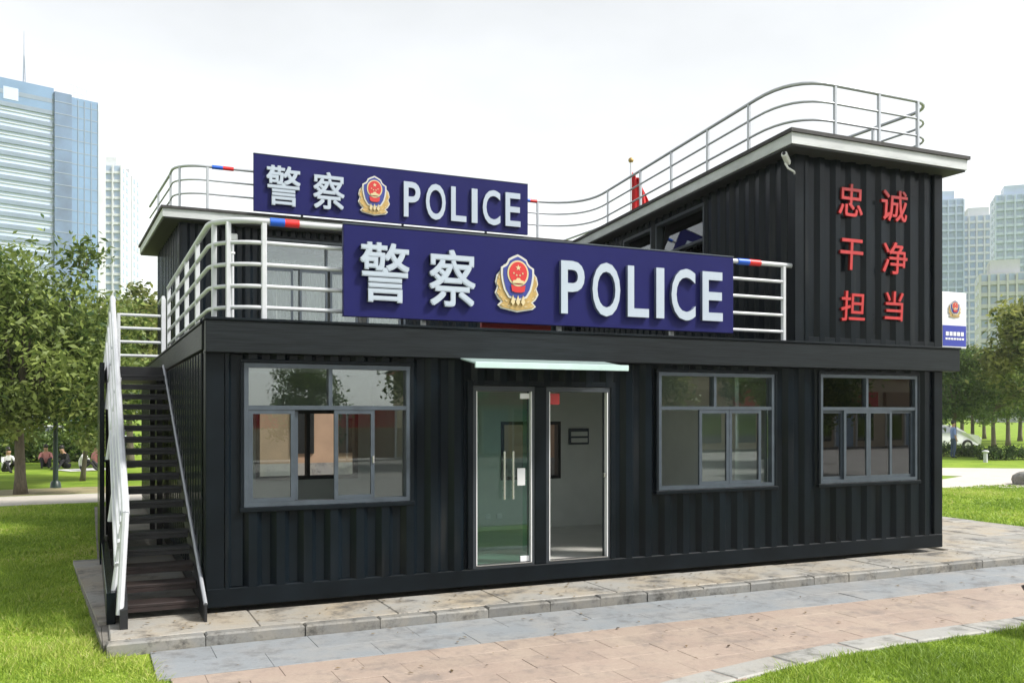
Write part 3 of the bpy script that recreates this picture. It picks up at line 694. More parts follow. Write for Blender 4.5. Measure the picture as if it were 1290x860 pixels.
tr = thing('terrace_railing', 'white five bar railing with rounded corner round the terrace behind the lower sign', 'railing', (0, 0, 0))
RT = [3.945, 3.72, 3.495, 3.27, 3.05]
front_path = [(0.06, 5.9)] + arc((0.56, 0.55), 0.5, 180, 270, 10) + [(7.56, 0.05)]
for i, z in enumerate(RT):
    pth = front_path if i == 0 else front_path[:-1] + [(7.41, 0.05)]
    rail_at(pth, z, 0.032 if i == 0 else 0.022, 'top_rail' if i == 0 else 'rail', M['white_rail'], tr)
def post(parent, x, y, z0, z1, t=0.03, m=None):
    MB().cbox(x-t, x+t, y-t, y+t, z0, z1, 0.006).build('post', m or M['white_rail'], parent)
for (x, y) in ((0.56, 0.05), (0.10, 0.36), (0.22, 0.17), (0.06, 1.6), (0.06, 2.9), (0.06, 4.3), (0.06, 5.85), (2.3, 0.05), (4.0, 0.05), (5.6, 0.05), (7.40, 0.05)):
    post(tr, x, y, 2.705, 3.93, 0.026)
bands(tr, (0.62, 0.05), (0.92, 0.05), RT[0], 0.043)
bands(tr, (6.63, 0.05), (7.0, 0.05), RT[0], 0.043)

lr = thing('landing_railing', 'short white four bar railing across the back of the stair landing', 'railing', (0, 0, 0))
for i, z in enumerate((3.60, 3.38, 3.15, 2.92)):
    MB().tube([(-0.62, 7.0, z), (0.05, 7.0, z)], 0.024, 8).build('top_rail' if i == 0 else 'rail', M['white_rail'], lr, smooth=True)
post(lr, 0.06, 7.0, 2.66, 3.9, 0.035); post(lr, -0.64, 7.0, 2.66, 3.62, 0.026)
MB().tube([(0.06, 7.0, 3.92), (0.06, 8.0, 3.92)], 0.03, 8).build('rail', M['white_rail'], lr, smooth=True)

ur = thing('roof_railing', 'thin grey three bar railing running round the upper roof edges', 'railing', (0, 0, 0))
UZ = [6.46, 6.21, 5.96]
inn = 0.25
e0 = Vector((7.19+0.30, -0.35+0.30)); ed = (Vector((8.44, 8.0)) - Vector((7.19, -0.35))).normalized()
def roof_path():
    p = [(0.12, 11.9), (0.30, 8.9)] + arc((0.86, 8.5), 0.55, 180, 270, 8) + [(7.6, 7.95)]
    # sweep round the inside corner towards the tower eave
    a = Vector((7.6, 7.95)); c = Vector((8.62, 7.90)); b = e0 + ed*6.9
    for i in range(1, 9):
        t = i/8; q = a*(1-t)**2 + c*2*t*(1-t) + b*t*t; p.append((q.x, q.y))
    p.append(tuple(e0 + ed*0.95))
    a = e0 + ed*0.95; c = e0 + ed*0.03; b = Vector((8.2, -0.02))
    for i in range(1, 9):
        t = i/8; q = a*(1-t)**2 + c*2*t*(1-t) + b*t*t; p.append((q.x, q.y))
    p += arc((9.75, 0.43), 0.45, -90, 0, 6) + [(10.2, 9.0), (10.2, 11.9)]
    return p
rp_ = roof_path()
for i, z in enumerate(UZ):
    rail_at(rp_, z, 0.025 if i == 0 else 0.017, 'top_rail' if i == 0 else 'rail', M['grey_rail'], ur)
up_posts = [(0.20, 10.4), (0.31, 8.75), (0.42, 8.17), (0.88, 7.95), (2.6, 7.95), (4.6, 7.95), (6.4, 7.95), (7.6, 7.95)]
for s in (6.6, 5.0, 3.7, 2.4, 1.15): q = e0 + ed*s; up_posts.append((q.x, q.y))
up_posts += [(8.24, -0.02), (9.05, -0.02), (9.80, -0.02), (10.2, 1.2), (10.2, 3.2), (10.2, 6.0), (10.2, 9.0)]
for (x, y) in up_posts: post(ur, x, y, 5.652, UZ[0]-0.01, 0.022, M['grey_rail'])
bands(ur, (0.96, 7.95), (1.34, 7.95), UZ[0], 0.038)
bands(ur, (7.25, 7.95), (7.58, 7.95), UZ[0], 0.038)

# ------------------------------------------------------------------ outside stair on the left
st = thing('outside_stair', 'steep open dark steel stair with white handrail climbing the left wall', 'stairs', (0, 0, PZ))
NT, RUN, TOPZ = 18, 5.2, 2.70
rise = TOPZ/(NT+1); going = RUN/(NT+1)
for k in range(1, NT+1):
    y = k*going - 0.28; z = k*rise
    mb = MB().cbox(-0.755, -0.085, y, y+0.27, z-0.035, z, 0.006)
    mb.box(-0.752, -0.088, y+0.002, y+0.02, z-0.075, z-0.034)
    mb.build('tread', M['tread_worn'] if k <= 3 else M['dark_steel'], st)
def stringer(x0, x1, dep, lift, m, name):
    pts = [(-0.42, 0.0), (-0.42, 0.16+lift), (RUN-0.1, TOPZ+lift), (RUN-0.1, TOPZ-dep), (0.15, 0.0)]
    mb = MB(); n = len(pts)
    v = [(x0, p[0], p[1]) for p in pts] + [(x1, p[0], p[1]) for p in pts]
    mb.add(v, [tuple(range(n)), tuple(reversed(range(n, 2*n)))] + [(i, (i+1) % n, n+(i+1) % n, n+i) for i in range(n)])
    return mb.build(name, m, st)
stringer(-0.83, -0.76, 0.32, 0.02, M['dark_steel'], 'stringer')
stringer(-0.08, -0.055, 0.30, 0.0, M['dark_steel'], 'stringer')
# grey strip painting the light caught by the wall-side stringer's top flange
MB().tube([(-0.068, -0.40, 0.17), (-0.068, RUN-0.1, TOPZ+0.02)], 0.02, 8).build('flange_sheen', M['grey_rail'], st, smooth=True)
MB().cbox(-0.86, -0.05, RUN-0.09, 7.05, TOPZ-0.20, TOPZ, 0.006).build('landing', M['dark_steel'], st)
MB().cbox(-0.96, -0.90, 3.7, 7.05, 0.0, TOPZ-0.02, 0.004).build('side_panel', M['black'], st)
MB().cbox(-0.94, -0.86, -0.15, 3.69, 0.0, 0.30, 0.004).build('side_skirt', M['black'], st)
for (x, y) in ((-0.80, 5.2), (-0.12, 5.2), (-0.80, 6.95), (-0.12, 6.95)):
    MB().cbox(x-0.04, x+0.04, y-0.04, y+0.04, 0.0, TOPZ-0.2, 0.004).build('support_post', M['dark_steel'], st)
# sloping handrail
sl = (TOPZ-0.14)/RUN
def hz(y): return 0.16 + sl*(y+0.15)
for i, h in enumerate((0.98, 0.76, 0.54, 0.32)):
    y0 = -0.12 + 0.03*i; xr = -0.775 - 0.022*i
    pts = [(xr, y0, hz(y0)+h), (xr, RUN-0.15, hz(RUN-0.15)+h), (xr, RUN+0.1, TOPZ+h-0.02), (xr, 7.0, TOPZ+h-0.02)]
    if i == 0: pts = [(-0.775, -0.24, hz(-0.24)+0.94)] + pts
    MB().tube(pts, 0.036 if i == 0 else 0.03, 8).build('handrail' if i == 0 else 'rail', M['white_rail'], st, smooth=True)
for y in (0.0, 1.25, 2.5, 3.75, 5.0):
    MB().tube([(-0.88, y, hz(y)-0.02), (-0.755, y, hz(y)+0.98)], 0.028, 8).build('baluster', M['white_rail'], st, smooth=True)
for y in (6.0, 6.95):
    MB().tube([(-0.86, y, TOPZ), (-0.755, y, TOPZ+0.96)], 0.028, 8).build('baluster', M['white_rail'], st, smooth=True)
MB().tube([(-0.83, -0.38, 0.13), (-0.775, -0.24, hz(-0.24)+0.95)], 0.034, 8).build('newel', M['white_rail'], st, smooth=True)

# ------------------------------------------------------------------ lettering and emblems
def glyph(ch, h, w=None, bold=0.0, depth=0.05, bevel=0.0, shear=0.0, fat=0.0):
    """mesh of one character standing in XZ, lower left at the origin, facing -Y; face slot 0, returns slot 1"""
    cu = bpy.data.curves.new('glyph', 'FONT'); cu.body = ch; cu.size = 1.0; cu.extrude = 0.01; cu.offset = bold; cu.shear = shear; cu.resolution_u = 4
    ob = bpy.data.objects.new('glyph', cu); COL.objects.link(ob)
    dg = bpy.context.evaluated_depsgraph_get(); me = bpy.data.meshes.new_from_object(ob.evaluated_get(dg))
    bpy.data.objects.remove(ob); bpy.data.curves.remove(cu)
    if fat:      # thicken strokes: overlapping copies a millimetre apart in depth
        bm = bmesh.new()
        for q, (dx, dy) in enumerate(((-fat, -fat), (fat, -fat), (-fat, fat), (fat, fat), (0, 0))):
            k0 = len(bm.verts); bm.from_mesh(me); bm.verts.ensure_lookup_table()
            for v in list(bm.verts)[k0:]:
                v.co.x += dx; v.co.y += dy; v.co.z = 0.01 + q*0.001 if v.co.z > 0 else -0.01
        bm.to_mesh(me); bm.free()
    n = len(me.vertices); co = np.empty(n*3, np.float32); me.vertices.foreach_get('co', co); co = co.reshape(-1, 3)
    mn, mx = co.min(0), co.max(0); s = h/(mx[1]-mn[1]); sx = s if w is None else w/(mx[0]-mn[0])
    new = np.stack([(co[:, 0]-mn[0])*sx, np.where(co[:, 2] > 0, -depth - (co[:, 2]-0.01), 0.0), (co[:, 1]-mn[1])*s], 1).astype(np.float32)
    me.vertices.foreach_set('co', new.reshape(-1)); me.update()
    return me, float(new[:, 0].max())
def put_glyph(name, ch, parent, x, y, z, h, w, m_face, m_side, bold=0.0, depth=0.05, shear=0.0):
    cjk = ord(ch) > 255
    me, wd = glyph(ch, h, w, 0.0 if cjk else bold, depth, shear=shear, fat=bold if cjk else 0.0)
    me.materials.clear(); me.materials.append(m_face); me.materials.append(m_side)
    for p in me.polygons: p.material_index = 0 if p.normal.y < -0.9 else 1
    o = bpy.data.objects.new(name, me); link(o, parent); o.location = (x, y, z)
    return o

def smooth_half(half): return [(x, z) for x, z in half] + [(-x, z) for x, z in reversed(half) if abs(x) > 1e-6]
def emblem(parent, cx, y, ztop, H, name='emblem'):
    k = H/495.0
    T = lambda pts: [(cx + px*k, ztop - pz*k) for px, pz in pts]
    def outline(half): return T([(x, z) for x, z in half] + [(-x, z) for x, z in reversed(half) if abs(x) > 1e-6])
    wreath = [(0, 60), (120, 90), (160, 150), (190, 185), (203, 245), (186, 285), (207, 335), (178, 385), (150, 408), (182, 440), (150, 468), (70, 482), (0, 495)]
    shield = [(0, 0), (45, 20), (85, 42), (100, 76), (120, 96), (156, 116), (157, 180), (148, 240), (128, 310), (88, 372), (0, 402)]
    e = MB().plate(outline(wreath), y-0.03*k*500, y).build(name, M['emblem_white'], parent)
    inner = [(0, 70), (115, 98), (150, 155), (178, 190), (190, 245), (172, 285), (192, 334), (168, 375), (130, 408), (165, 440), (140, 458), (68, 470), (0, 482)]
    q = lambda d: y - d*k*500
    MB().plate(outline(inner), q(0.042), q(0.031)).build('wreath', M['gold'], e)
    MB().plate(outline(shield), q(0.062), q(0.043)).build('shield_rim', M['emblem_white'], e)
    sh2 = [(x*0.87, 205+(z-205)*0.90) for x, z in shield]
    MB().plate(outline(sh2), q(0.070), q(0.063)).build('shield_field', M['emblem_blue'], e)
    ov = lambda rx, ry, c: T([(rx*math.sin(2*math.pi*i/28), c - ry*math.cos(2*math.pi*i/28)) for i in range(28)])
    MB().plate(ov(100, 112, 165), q(0.078), q(0.071)).build('disc_rim', M['gold_light'], e)
    MB().plate(ov(84, 96, 163), q(0.085), q(0.079)).build('disc', M['emblem_red'], e)
    MB().plate(T([(-68, 262), (-30, 278), (30, 278), (68, 262), (60, 318), (28, 330), (-28, 330), (-60, 318)]), q(0.090), q(0.0861)).build('ribbon', M['emblem_red'], e)
    MB().plate(T([(-56, 250), (-50, 228), (-22, 222), (-14, 206), (14, 206), (22, 222), (50, 228), (56, 250)]), q(0.094), q(0.0905)).build('gate', M['gold_light'], e)
    def star(sx, sz, r): return T([(sx + (r if i % 2 == 0 else r*0.42)*math.sin(math.pi*i/5), sz - (r if i % 2 == 0 else r*0.42)*math.cos(math.pi*i/5)) for i in range(10)])
    for sx, sz, r in ((0, 118, 27), (-42, 165, 11), (42, 165, 11), (-16, 182, 11), (16, 182, 11)):
        MB().plate(star(sx, sz, r), q(0.091), q(0.086)).build('star', M['gold_light'], e)
    # wheat ears: raised grains along both sides of the wreath, and three points over the knot
    for s in (-1, 1):
        for (gx, gz, an, ln) in ((172, 205, 80, 30), (186, 262, 70, 32), (165, 300, 60, 30), (182, 345, 45, 34), (150, 372, 40, 34), (105, 402, 25, 38), (135, 440, 15, 40), (80, 445, 8, 42), (58, 420, 20, 30)):
            a_ = R(an); dx, dz = math.cos(a_)*s, -math.sin(a_)
            pts = [(s*gx - dx*ln/2, gz - dz*ln/2), (s*gx - dz*5, gz + dx*5), (s*gx + dx*ln/2, gz + dz*ln/2), (s*gx + dz*5, gz - dx*5)]
            MB().plate(T(pts), q(0.050), q(0.0425)).build('wheat_grain', M['gold_light'], e)
    for gx in (-48, 0, 48):
        MB().plate(T([(gx-20, 412), (gx, 352), (gx+20, 412), (gx, 440)]), q(0.080), q(0.0705)).build('petal', M['gold_light'], e)
    return e

def police_sign(name, label, X0, X1, Z0, Z1, Y, items, em):
    s = thing(name, label, 'sign', ((X0+X1)/2, Y, Z0))
    ox, oz = (X0+X1)/2, Z0
    MB().cbox(X0-ox, X1-ox, -0.06, 0.0, 0.0, Z1-Z0, 0.005).build('board', M['navy'], s)
    fr = MB(); fr.cbox(X0-ox-0.004, X1-ox+0.004, -0.066, 0.004, Z1-Z0+0.001, Z1-Z0+0.016, 0.003)
    fr.build('top_trim', M['frame'], s)
    for (ch, x0, x1, z0, z1, bold) in items:
        put_glyph('letter', ch, s, x0-ox, -0.065, z0-oz, z1-z0, x1-x0, M['letter'], M['letter_side'], bold, 0.05)
    emblem(s, em[0]-ox, -0.062, em[1]-oz, em[2])
    for bx in (X0+0.5, (X0+X1)/2, X1-0.5):
        MB().box(bx-ox-0.03, bx-ox+0.03, 0.001, 0.05, 0.05, Z1-Z0-0.05).build('rear_bracket', M['grey_rail'], s)
    return s
items = [('警', 1.525, 2.075, 3.145, 3.785, 0.014), ('察', 2.30, 2.85, 3.135, 3.765, 0.014)]
def police(x0, x1, z0, z1):
    wd = [('P', .135), ('O', .165), ('L', .13), ('I', .05), ('C', .155), ('E', .135)]
    gaps = (1 - sum(w for _, w in wd))/5; out = []; x = x0; Wd = x1-x0
    for ch, w in wd:
        ov = 0.012 if ch in 'OC' else 0
        out.append((ch, x, x+w*Wd, z0-ov, z1+ov, 0.016)); x += (w+gaps)*Wd
    return out
police_sign('police_sign', 'nearer navy sign with white police lettering and emblem fixed to the terrace railing', 1.36, 6.46, 2.985, 3.96, -0.03, items + police(3.93, 6.25, 3.125, 3.745), (3.375, 3.775, 0.66))
items2 = [('警', 1.87, 2.50, 5.79, 6.525, 0.014), ('察', 2.735, 3.335, 5.80, 6.50, 0.014)]
police_sign('police_sign', 'upper navy sign with white police lettering and emblem on the roof edge at the back', 1.655, 7.225, 5.665, 6.71, 7.70, items2 + police(4.51, 7.03, 5.80, 6.49), (3.92, 6.53, 0.76))

slog = thing('slogan_lettering', 'six red raised characters in two columns on the black tower front', 'lettering', (8.2, -0.04, 3.2))
for ch, x0, x1, z0, z1 in (('忠', 8.237, 8.68, 4.665, 5.115), ('诚', 9.03, 9.535, 4.665, 5.11), ('干', 8.27, 8.69, 3.93, 4.36), ('净', 9.05, 9.53, 3.92, 4.375), ('担', 8.285, 8.72, 3.225, 3.64), ('当', 9.09, 9.46, 3.26, 3.68)):
    put_glyph('character', ch, slog, x0-8.2, -0.01, z0-3.2, z1-z0, x1-x0, M['red_char'], M['red_side'], 0.010, 0.035, shear=0.06)

# projecting lightbox sign on the tower's right wall
lb = thing('lightbox_sign', 'small white and blue upright box sign with emblem projecting from the tower', 'sign', (10.43, 0.12, 2.93))
lb.scale = (1.2, 1, 1)
MB().cbox(0.0, 0.46, 0.0, 0.12, 0.0, 0.84, 0.008).build('box', M['white'], lb)
MB().box(0.035, 0.445, -0.004, -0.0005, 0.03, 0.34).build('blue_panel', M['royal'], lb)
mb = MB()
for i in range(5): mb.box(0.085+i*0.066, 0.085+i*0.066+0.05, -0.008, -0.0045, 0.185, 0.245)
for i in range(7): mb.box(0.08+i*0.048, 0.08+i*0.048+0.036, -0.008, -0.0045, 0.125, 0.155)
mb.build('panel_print', M['white'], lb)
emblem(lb, 0.235, -0.001, 0.72, 0.27)
MB().box(-0.13, -0.001, 0.03, 0.09, 0.2, 0.26).box(-0.13, -0.001, 0.03, 0.09, 0.6, 0.66).build('wall_bracket', M['dark_steel'], lb)

# red banner lying along the terrace edge under the sign
bn = MB().box(3.05, 3.95, 0.16, 0.20, 2.71, 3.02).build('red_banner', M['shop_red'])
tag(bn, 'red cloth banner glimpsed under the lower sign on the terrace', 'banner')

# ------------------------------------------------------------------ flag behind the tower
def spot(px, d):
    """ground point at a given bearing (picture column) and distance ahead of the camera"""
    t = (px-645)/1165.0; c, s = math.cos(R(YAW)), math.sin(R(YAW))
    x, y = t*d, d
    return Vector((CAM.x + x*c + y*s, CAM.y - x*s + y*c, 0))
fl = thing('flag', 'red flag hanging limp on a pole behind the tower roof', 'flag', (11.7, 10.8, GZ))
MB().tube([(0, 0, 0), (0, 0, 8.62)], [0.05, 0.028], 10).build('flagpole', M['steel'], fl, smooth=True)
MB().ellipsoid((0, 0, 8.68), (0.07, 0.07, 0.07)).build('finial', M['gold'], fl, smooth=True)
vs = []; nz, nx = 16, 14
for j in range(nz+1):
    z = 8.40 - 1.75*j/nz; wdt = 0.20 + 0.55*(j/nz)**0.8
    for i in range(nx+1):
        u = i/nx; vs.append((0.03 + u*wdt, 0.09*math.sin(u*14+j*0.3)*(0.4+u), z - 0.25*u*(1-j/nz)))
MB().add(vs, [(j*(nx+1)+i, j*(nx+1)+i+1, (j+1)*(nx+1)+i+1, (j+1)*(nx+1)+i) for j in range(nz) for i in range(nx)]).build('flag_cloth', M['flag'], fl, smooth=True).rotation_euler = (0, 0, R(-24))

# ------------------------------------------------------------------ trees
def leaf_mesh(name, centers, spread, per, size, m, flat=0.75, seed=0):
    r = np.random.default_rng(seed); C = np.asarray(centers, float); k = len(C); n = k*per
    P = np.repeat(C, per, 0) + r.normal(0, 1, (n, 3))*np.repeat(np.asarray(spread).reshape(-1, 1)*np.ones((k, 1)), per, 0)*np.array([1, 1, flat])
    nrm = r.normal(0, 1, (n, 3)); nrm[:, 2] = np.abs(nrm[:, 2]) + 0.35; nrm /= np.linalg.norm(nrm, axis=1, keepdims=True)
    a = np.cross(nrm, r.normal(0, 1, (n, 3))); a /= np.linalg.norm(a, axis=1, keepdims=True) + 1e-9; b = np.cross(nrm, a)
    L = (size*r.uniform(0.6, 1.3, n))[:, None]; Wd = L*0.42
    V = np.stack([P - a*L*0.5, P - b*Wd*0.5 + a*L*0.05, P + a*L*0.5 - nrm*L*0.12, P + b*Wd*0.5 + a*L*0.05], 1).astype(np.float32)
    tone = np.clip(0.42 + np.repeat(r.normal(0, 0.16, k), per) + r.normal(0, 0.2, n), 0, 1)
    return tri_mesh(name, V, tone, m, 4)

def crown_centers(r, n, rx, ry, rz, cz, gap=0.35):
    out = []
    while len(out) < n:
        p = r.normal(0, 1, 3); p /= np.linalg.norm(p); q = p*r.uniform(gap, 1.0)**0.6
        if q[2] < -0.75: continue
        bump_ = 1 + 0.22*math.sin(3.1*math.atan2(p[1], p[0]) + 4*p[2]) + r.normal(0, 0.07)
        out.append((q[0]*rx*bump_, q[1]*ry*bump_, cz + q[2]*rz*bump_))
    return out

def make_tree_meshes(seed, height, crown, trunk_r, base_z, n_cl, per, leaf, spread, m):
    """returns (trunk mesh, crown mesh); crown = (rx, ry, rz)"""
    r = np.random.default_rng(seed); rx, ry, rz = crown; cz = height - rz
    C = crown_centers(r, n_cl, rx*0.88, ry*0.88, rz*0.9, cz)
    t = MB(); lean = r.normal(0, 0.05, 2)
    fork = base_z + (cz-base_z)*0.35
    spine = [(lean[0]*z, lean[1]*z, z) for z in np.linspace(0, fork, 6)]
    t.tube(spine, [trunk_r*(1.25 if i == 0 else 1.0-0.07*i) for i in range(6)], 9)
    top = Vector(spine[-1])
    for i in range(9):
        c = Vector(C[int(i*len(C)/9)]); mid = top.lerp(c, 0.5) + Vector((r.normal(0, 0.12), r.normal(0, 0.12), 0.25*rz*0.4))
        pts = [top - Vector((0, 0, 0.15)), top.lerp(mid, 0.5) + Vector((0, 0, 0.06)), mid, c]
        t.tube(pts, [trunk_r*0.62, trunk_r*0.42, trunk_r*0.26, trunk_r*0.08], 6)
    return t.mesh('trunk', M['bark'], True), leaf_mesh('crown', C, r.uniform(0.7, 1.25, len(C))*spread, per, leaf, m, seed=seed)

def plant_tree(label, meshes, p, sc=1.0, rz=0.0, group=None, name='tree', szz=1.0):
    t = thing(name, label, 'tree', (p[0], p[1], GZ), rz, group)
    t.scale = (sc, sc, sc*szz)
    inst('trunk', meshes[0], t); inst('crown', meshes[1], t)
    return t
near_tree = make_tree_meshes(3, 6.7, (3.0, 2.6, 2.95), 0.15, 1.2, 150, 190, 0.21, 0.35, M['leaf_n'])
slim_tree = make_tree_meshes(23, 6.2, (2.4, 2.3, 2.7), 0.08, 1.3, 80, 150, 0.21, 0.34, M['leaf_b'])
tree_b = make_tree_meshes(5, 7.0, (2.6, 2.6, 2.7), 0.15, 1.4, 70, 130, 0.27, 0.37, M['leaf_b'])
tree_c = make_tree_meshes(8, 6.5, (2.4, 2.4, 2.6), 0.17, 1.3, 70, 130, 0.26, 0.36, M['leaf_c'])
tree_a = make_tree_meshes(13, 7.2, (2.8, 2.8, 2.5), 0.15, 1.7, 70, 130, 0.30, 0.38, M['leaf_a'])
GL, GR = 'trees behind the left lawn', 'trees beyond the right lawn'
plant_tree('large olive green tree with grey trunk standing on the soil strip left of the stair', near_tree, spot(26, 24.3), 1.0, 0.4)
plant_tree('leafy tree with slim trunk hanging over the lamp post left of the stair', slim_tree, spot(104, 29.0), 0.95, 1.0)
lp = thing('lamp_post', 'straight dark green lamp post rising into the foliage right of the grey trunk', 'lamp post', (*spot(70, 26.3)[:2], GZ))
MB().tube([(0, 0, 0.15), (0, 0, 3.6)], [0.075, 0.055], 10).build('pole', M['dark_green'], lp, smooth=True)
MB().tube([(0, 0, 0), (0, 0, 0.16), (0, 0, 0.22)], [0.15, 0.13, 0.075], 12).build('base', M['dark_green'], lp, smooth=True)
MB().tube([(0, 0, 3.6), (0, 0, 3.64), (0, 0, 3.95), (0, 0, 4.02)], [0.08, 0.15, 0.19, 0.05], 12).build('lantern', M['white'], lp, smooth=True)
for px, d, kind, sc, rz_, lab in (
    (165, 36, tree_a, 0.98, 0.3, 'pale leafy tree seen just behind the stair landing'),
    (118, 44, tree_c, 1.0, 2.2, 'dark tree behind the left lawn close to the stair handrail'),
    (52, 47, tree_b, 1.05, 4.0, 'green tree at the back of the left lawn behind both trunks'),
    (-8, 42, tree_c, 1.1, 5.1, 'dark tree cut by the left picture edge behind the lawn'),
    (20, 58, tree_a, 1.15, 2.6, 'far olive tree at the back left under the glass tower'),
    (95, 60, tree_b, 1.15, 0.9, 'far green tree at the back left under the pale apartment tower'),
    (182, 56, tree_b, 1.1, 1.7, 'far tree showing between stair landing and black wall')):
    plant_tree(lab, kind, spot(px, d), sc, rz_, GL)
for px, d, kind, sc, rz_, lab in (
    (1202, 47, tree_c, 0.86, 0.2, 'dark green tree right beside the black building corner'),
    (1252, 54, tree_b, 0.92, 1.9, 'light green tree with visible slim trunk in the middle of the right lawn trees'),
    (1326, 44, tree_a, 1.15, 3.3, 'tall tree leaning into the picture at the right edge'),
    (1225, 66, tree_a, 0.95, 4.4, 'far olive tree between the dark tree and the slim trunk'),
    (1285, 70, tree_c, 1.0, 5.5, 'far dark tree at the right below the grey low block'),
    (1240, 76, tree_b, 1.0, 1.2, 'distant green tree seen over the long hedge'),
    (1270, 60, tree_c, 0.9, 2.9, 'dark tree just behind the long hedge near the right edge'),
    (1300, 64, tree_b, 1.0, 4.9, 'green tree behind the boulder at the right edge'),
    (1212, 80, tree_c, 1.05, 0.4, 'distant dark tree behind the blue shirted person'),
    (1175, 62, tree_b, 0.9, 0.8, 'far green tree half hidden by the black building corner')):
    plant_tree(lab, kind, spot(px, d), sc, rz_, GR)
# trees across the path, behind the photographer, mirrored in the window panes
for (x, y, kind, sc, rz_, lab) in ((12.5, -27, tree_b, 1.0, 0.5, 'tree in front of the shop, mirrored in the upper middle window'), (19, -26, tree_c, 1.1, 2.0, 'dark tree in front of the shop, mirrored in the right windows'), (27, -24, tree_a, 1.1, 3.5, 'olive tree beside the shop, mirrored in the rightmost window'), (15.5, -17, tree_a, 0.8, 1.1, 'small olive tree on the plaza, mirrored in the right windows'), (22.5, -16, tree_b, 0.85, 2.7, 'small green tree on the plaza, mirrored in the rightmost window'), (6.2, -24, tree_c, 0.62, 4.1, 'young dark tree on the plaza by the hoarding')):
    plant_tree(lab, kind, (x, y), sc, rz_, 'trees across the path')

# low shrubs at the back of the left lawn
def shrub_mesh(seed):
    r = np.random.default_rng(seed)
    return leaf_mesh('foliage', crown_centers(r, 26, 1.25, 0.9, 0.62, 0.68), np.full(26, 0.27), 130, 0.2, M['leaf_c'] if seed % 2 else M['leaf_h'], seed=seed)
SH = [shrub_mesh(31), shrub_mesh(32)]
for i, (px, d, lab) in enumerate(((-4, 41, 'shrub at the left picture edge behind the person in white'), (24, 43, 'shrub right behind the grey tree trunk'), (50, 40.5, 'shrub behind the person in pink between the trunks'), (78, 44, 'dark shrub behind the lamp post'), (104, 41, 'shrub behind the picnic sheet'), (130, 42, 'shrub beside the stair handrail on the far lawn'))):
    p = spot(px, d); t = thing('shrub', lab, 'shrub', (p.x, p.y, GZ), i*1.1, 'shrubs at the back of the left lawn')
    inst('foliage', SH[i % 2], t); MB().tube([(0, 0, 0), (0.05, 0, 0.6)], 0.04, 6).build('stem', M['bark'], t)

# ------------------------------------------------------------------ hedge, rock, bollard, lamp post on the lawns
def hedge(label, p, q, h, w, seed):
    p = Vector((p[0], p[1], GZ)); q = Vector((q[0], q[1], GZ)); d = q-p; L = d.length
    t = thing('hedge', label, 'hedge', p, math.atan2(d.y, d.x), 'clipped hedges on the right lawn')
    r = np.random.default_rng(seed); n = int(L*26)
    C = np.stack([r.uniform(0, L, n), r.uniform(-w/2, w/2, n), r.uniform(0.12, h*0.88, n)], 1)
    link(bpy.data.objects.new('foliage', leaf_mesh('foliage', C, np.full(n, 0.13), 45, 0.13, M['leaf_h'], seed=seed)), t)
    mb = MB()
    for i in range(int(L/0.6)): mb.tube([(0.3+i*0.6, 0, 0), (0.3+i*0.6, 0.03, h*0.7)], 0.02, 5)
    tag(mb.build('stems', M['bark'], t), kind='stuff')
hedge('long low clipped hedge under the trees right of the white bollard', spot(1238, 42), spot(1330, 42.5), 0.62, 0.9, 21)
hedge('short low hedge beside the black building corner', spot(1166, 46), spot(1199, 45), 0.66, 0.9, 22)
hedge('low hedge between the blue shirted person and the white bollard', spot(1204, 45.5), spot(1234, 44.5), 0.5, 0.9, 23)
b = thing('bollard', 'small white post with pale cap on the right lawn by the hedge', 'bollard', (*spot(1241.5, 40)[:2], GZ))
MB().tube([(0, 0, 0), (0, 0, 0.42)], [0.09, 0.08], 10).build('post', M['white_rail'], b, smooth=True)
MB().ellipsoid((0, 0, 0.46), (0.15, 0.15, 0.07)).build('cap', M['roof_white'], b, smooth=True)
bmr = bmesh.new(); bmesh.ops.create_icosphere(bmr, subdivisions=3, radius=0.5)
for v in bmr.verts:
    k = 1 + 0.16*math.sin(v.co.x*7+1)*math.sin(v.co.y*6) + 0.10*math.sin(v.co.z*9+v.co.x*4)
    v.co = Vector((v.co.x*k*1.0, v.co.y*k*0.8, max(-0.1, v.co.z*k*0.72)))
me = bpy.data.meshes.new('rock'); bmr.to_mesh(me); bmr.free(); me.materials.append(M['kerb'])
tag(inst('rock', me, None, (*spot(1293, 27.5)[:2], GZ+0.05)), 'grey boulder at the right picture edge beside the curving path', 'rock')

# ------------------------------------------------------------------ park bench at the right picture edge
def bench():
    t = thing('park_bench', 'black iron end of a park bench entering the picture at bottom right', 'bench', (7.21, -3.66, GZ+0.02), R(-24.6))
    for x in (0.06, 1.5):
        leg = MB().tube([(x-0.06, 0.02, 0), (x, -0.02, 0.16), (x+0.02, -0.03, 0.30), (x-0.01, 0.0, 0.40), (x-0.07, 0.03, 0.42), (x-0.10, 0.035, 0.405)], [0.022, 0.02, 0.02, 0.022, 0.026, 0.03], 8)
        leg.tube([(x-0.01, 0.0, 0.40), (x, -0.2, 0.385), (x, -0.40, 0.385), (x+0.03, -0.44, 0.2), (x+0.02, -0.46, 0.0)], 0.02, 8)
        leg.build('leg', M['iron'], t, smooth=True)
    for i in range(5): MB().cbox(0.02, 1.6, -0.42+i*0.085, -0.35+i*0.085, 0.405, 0.435, 0.006).build('seat_slat', M['wood'], t)
bench()

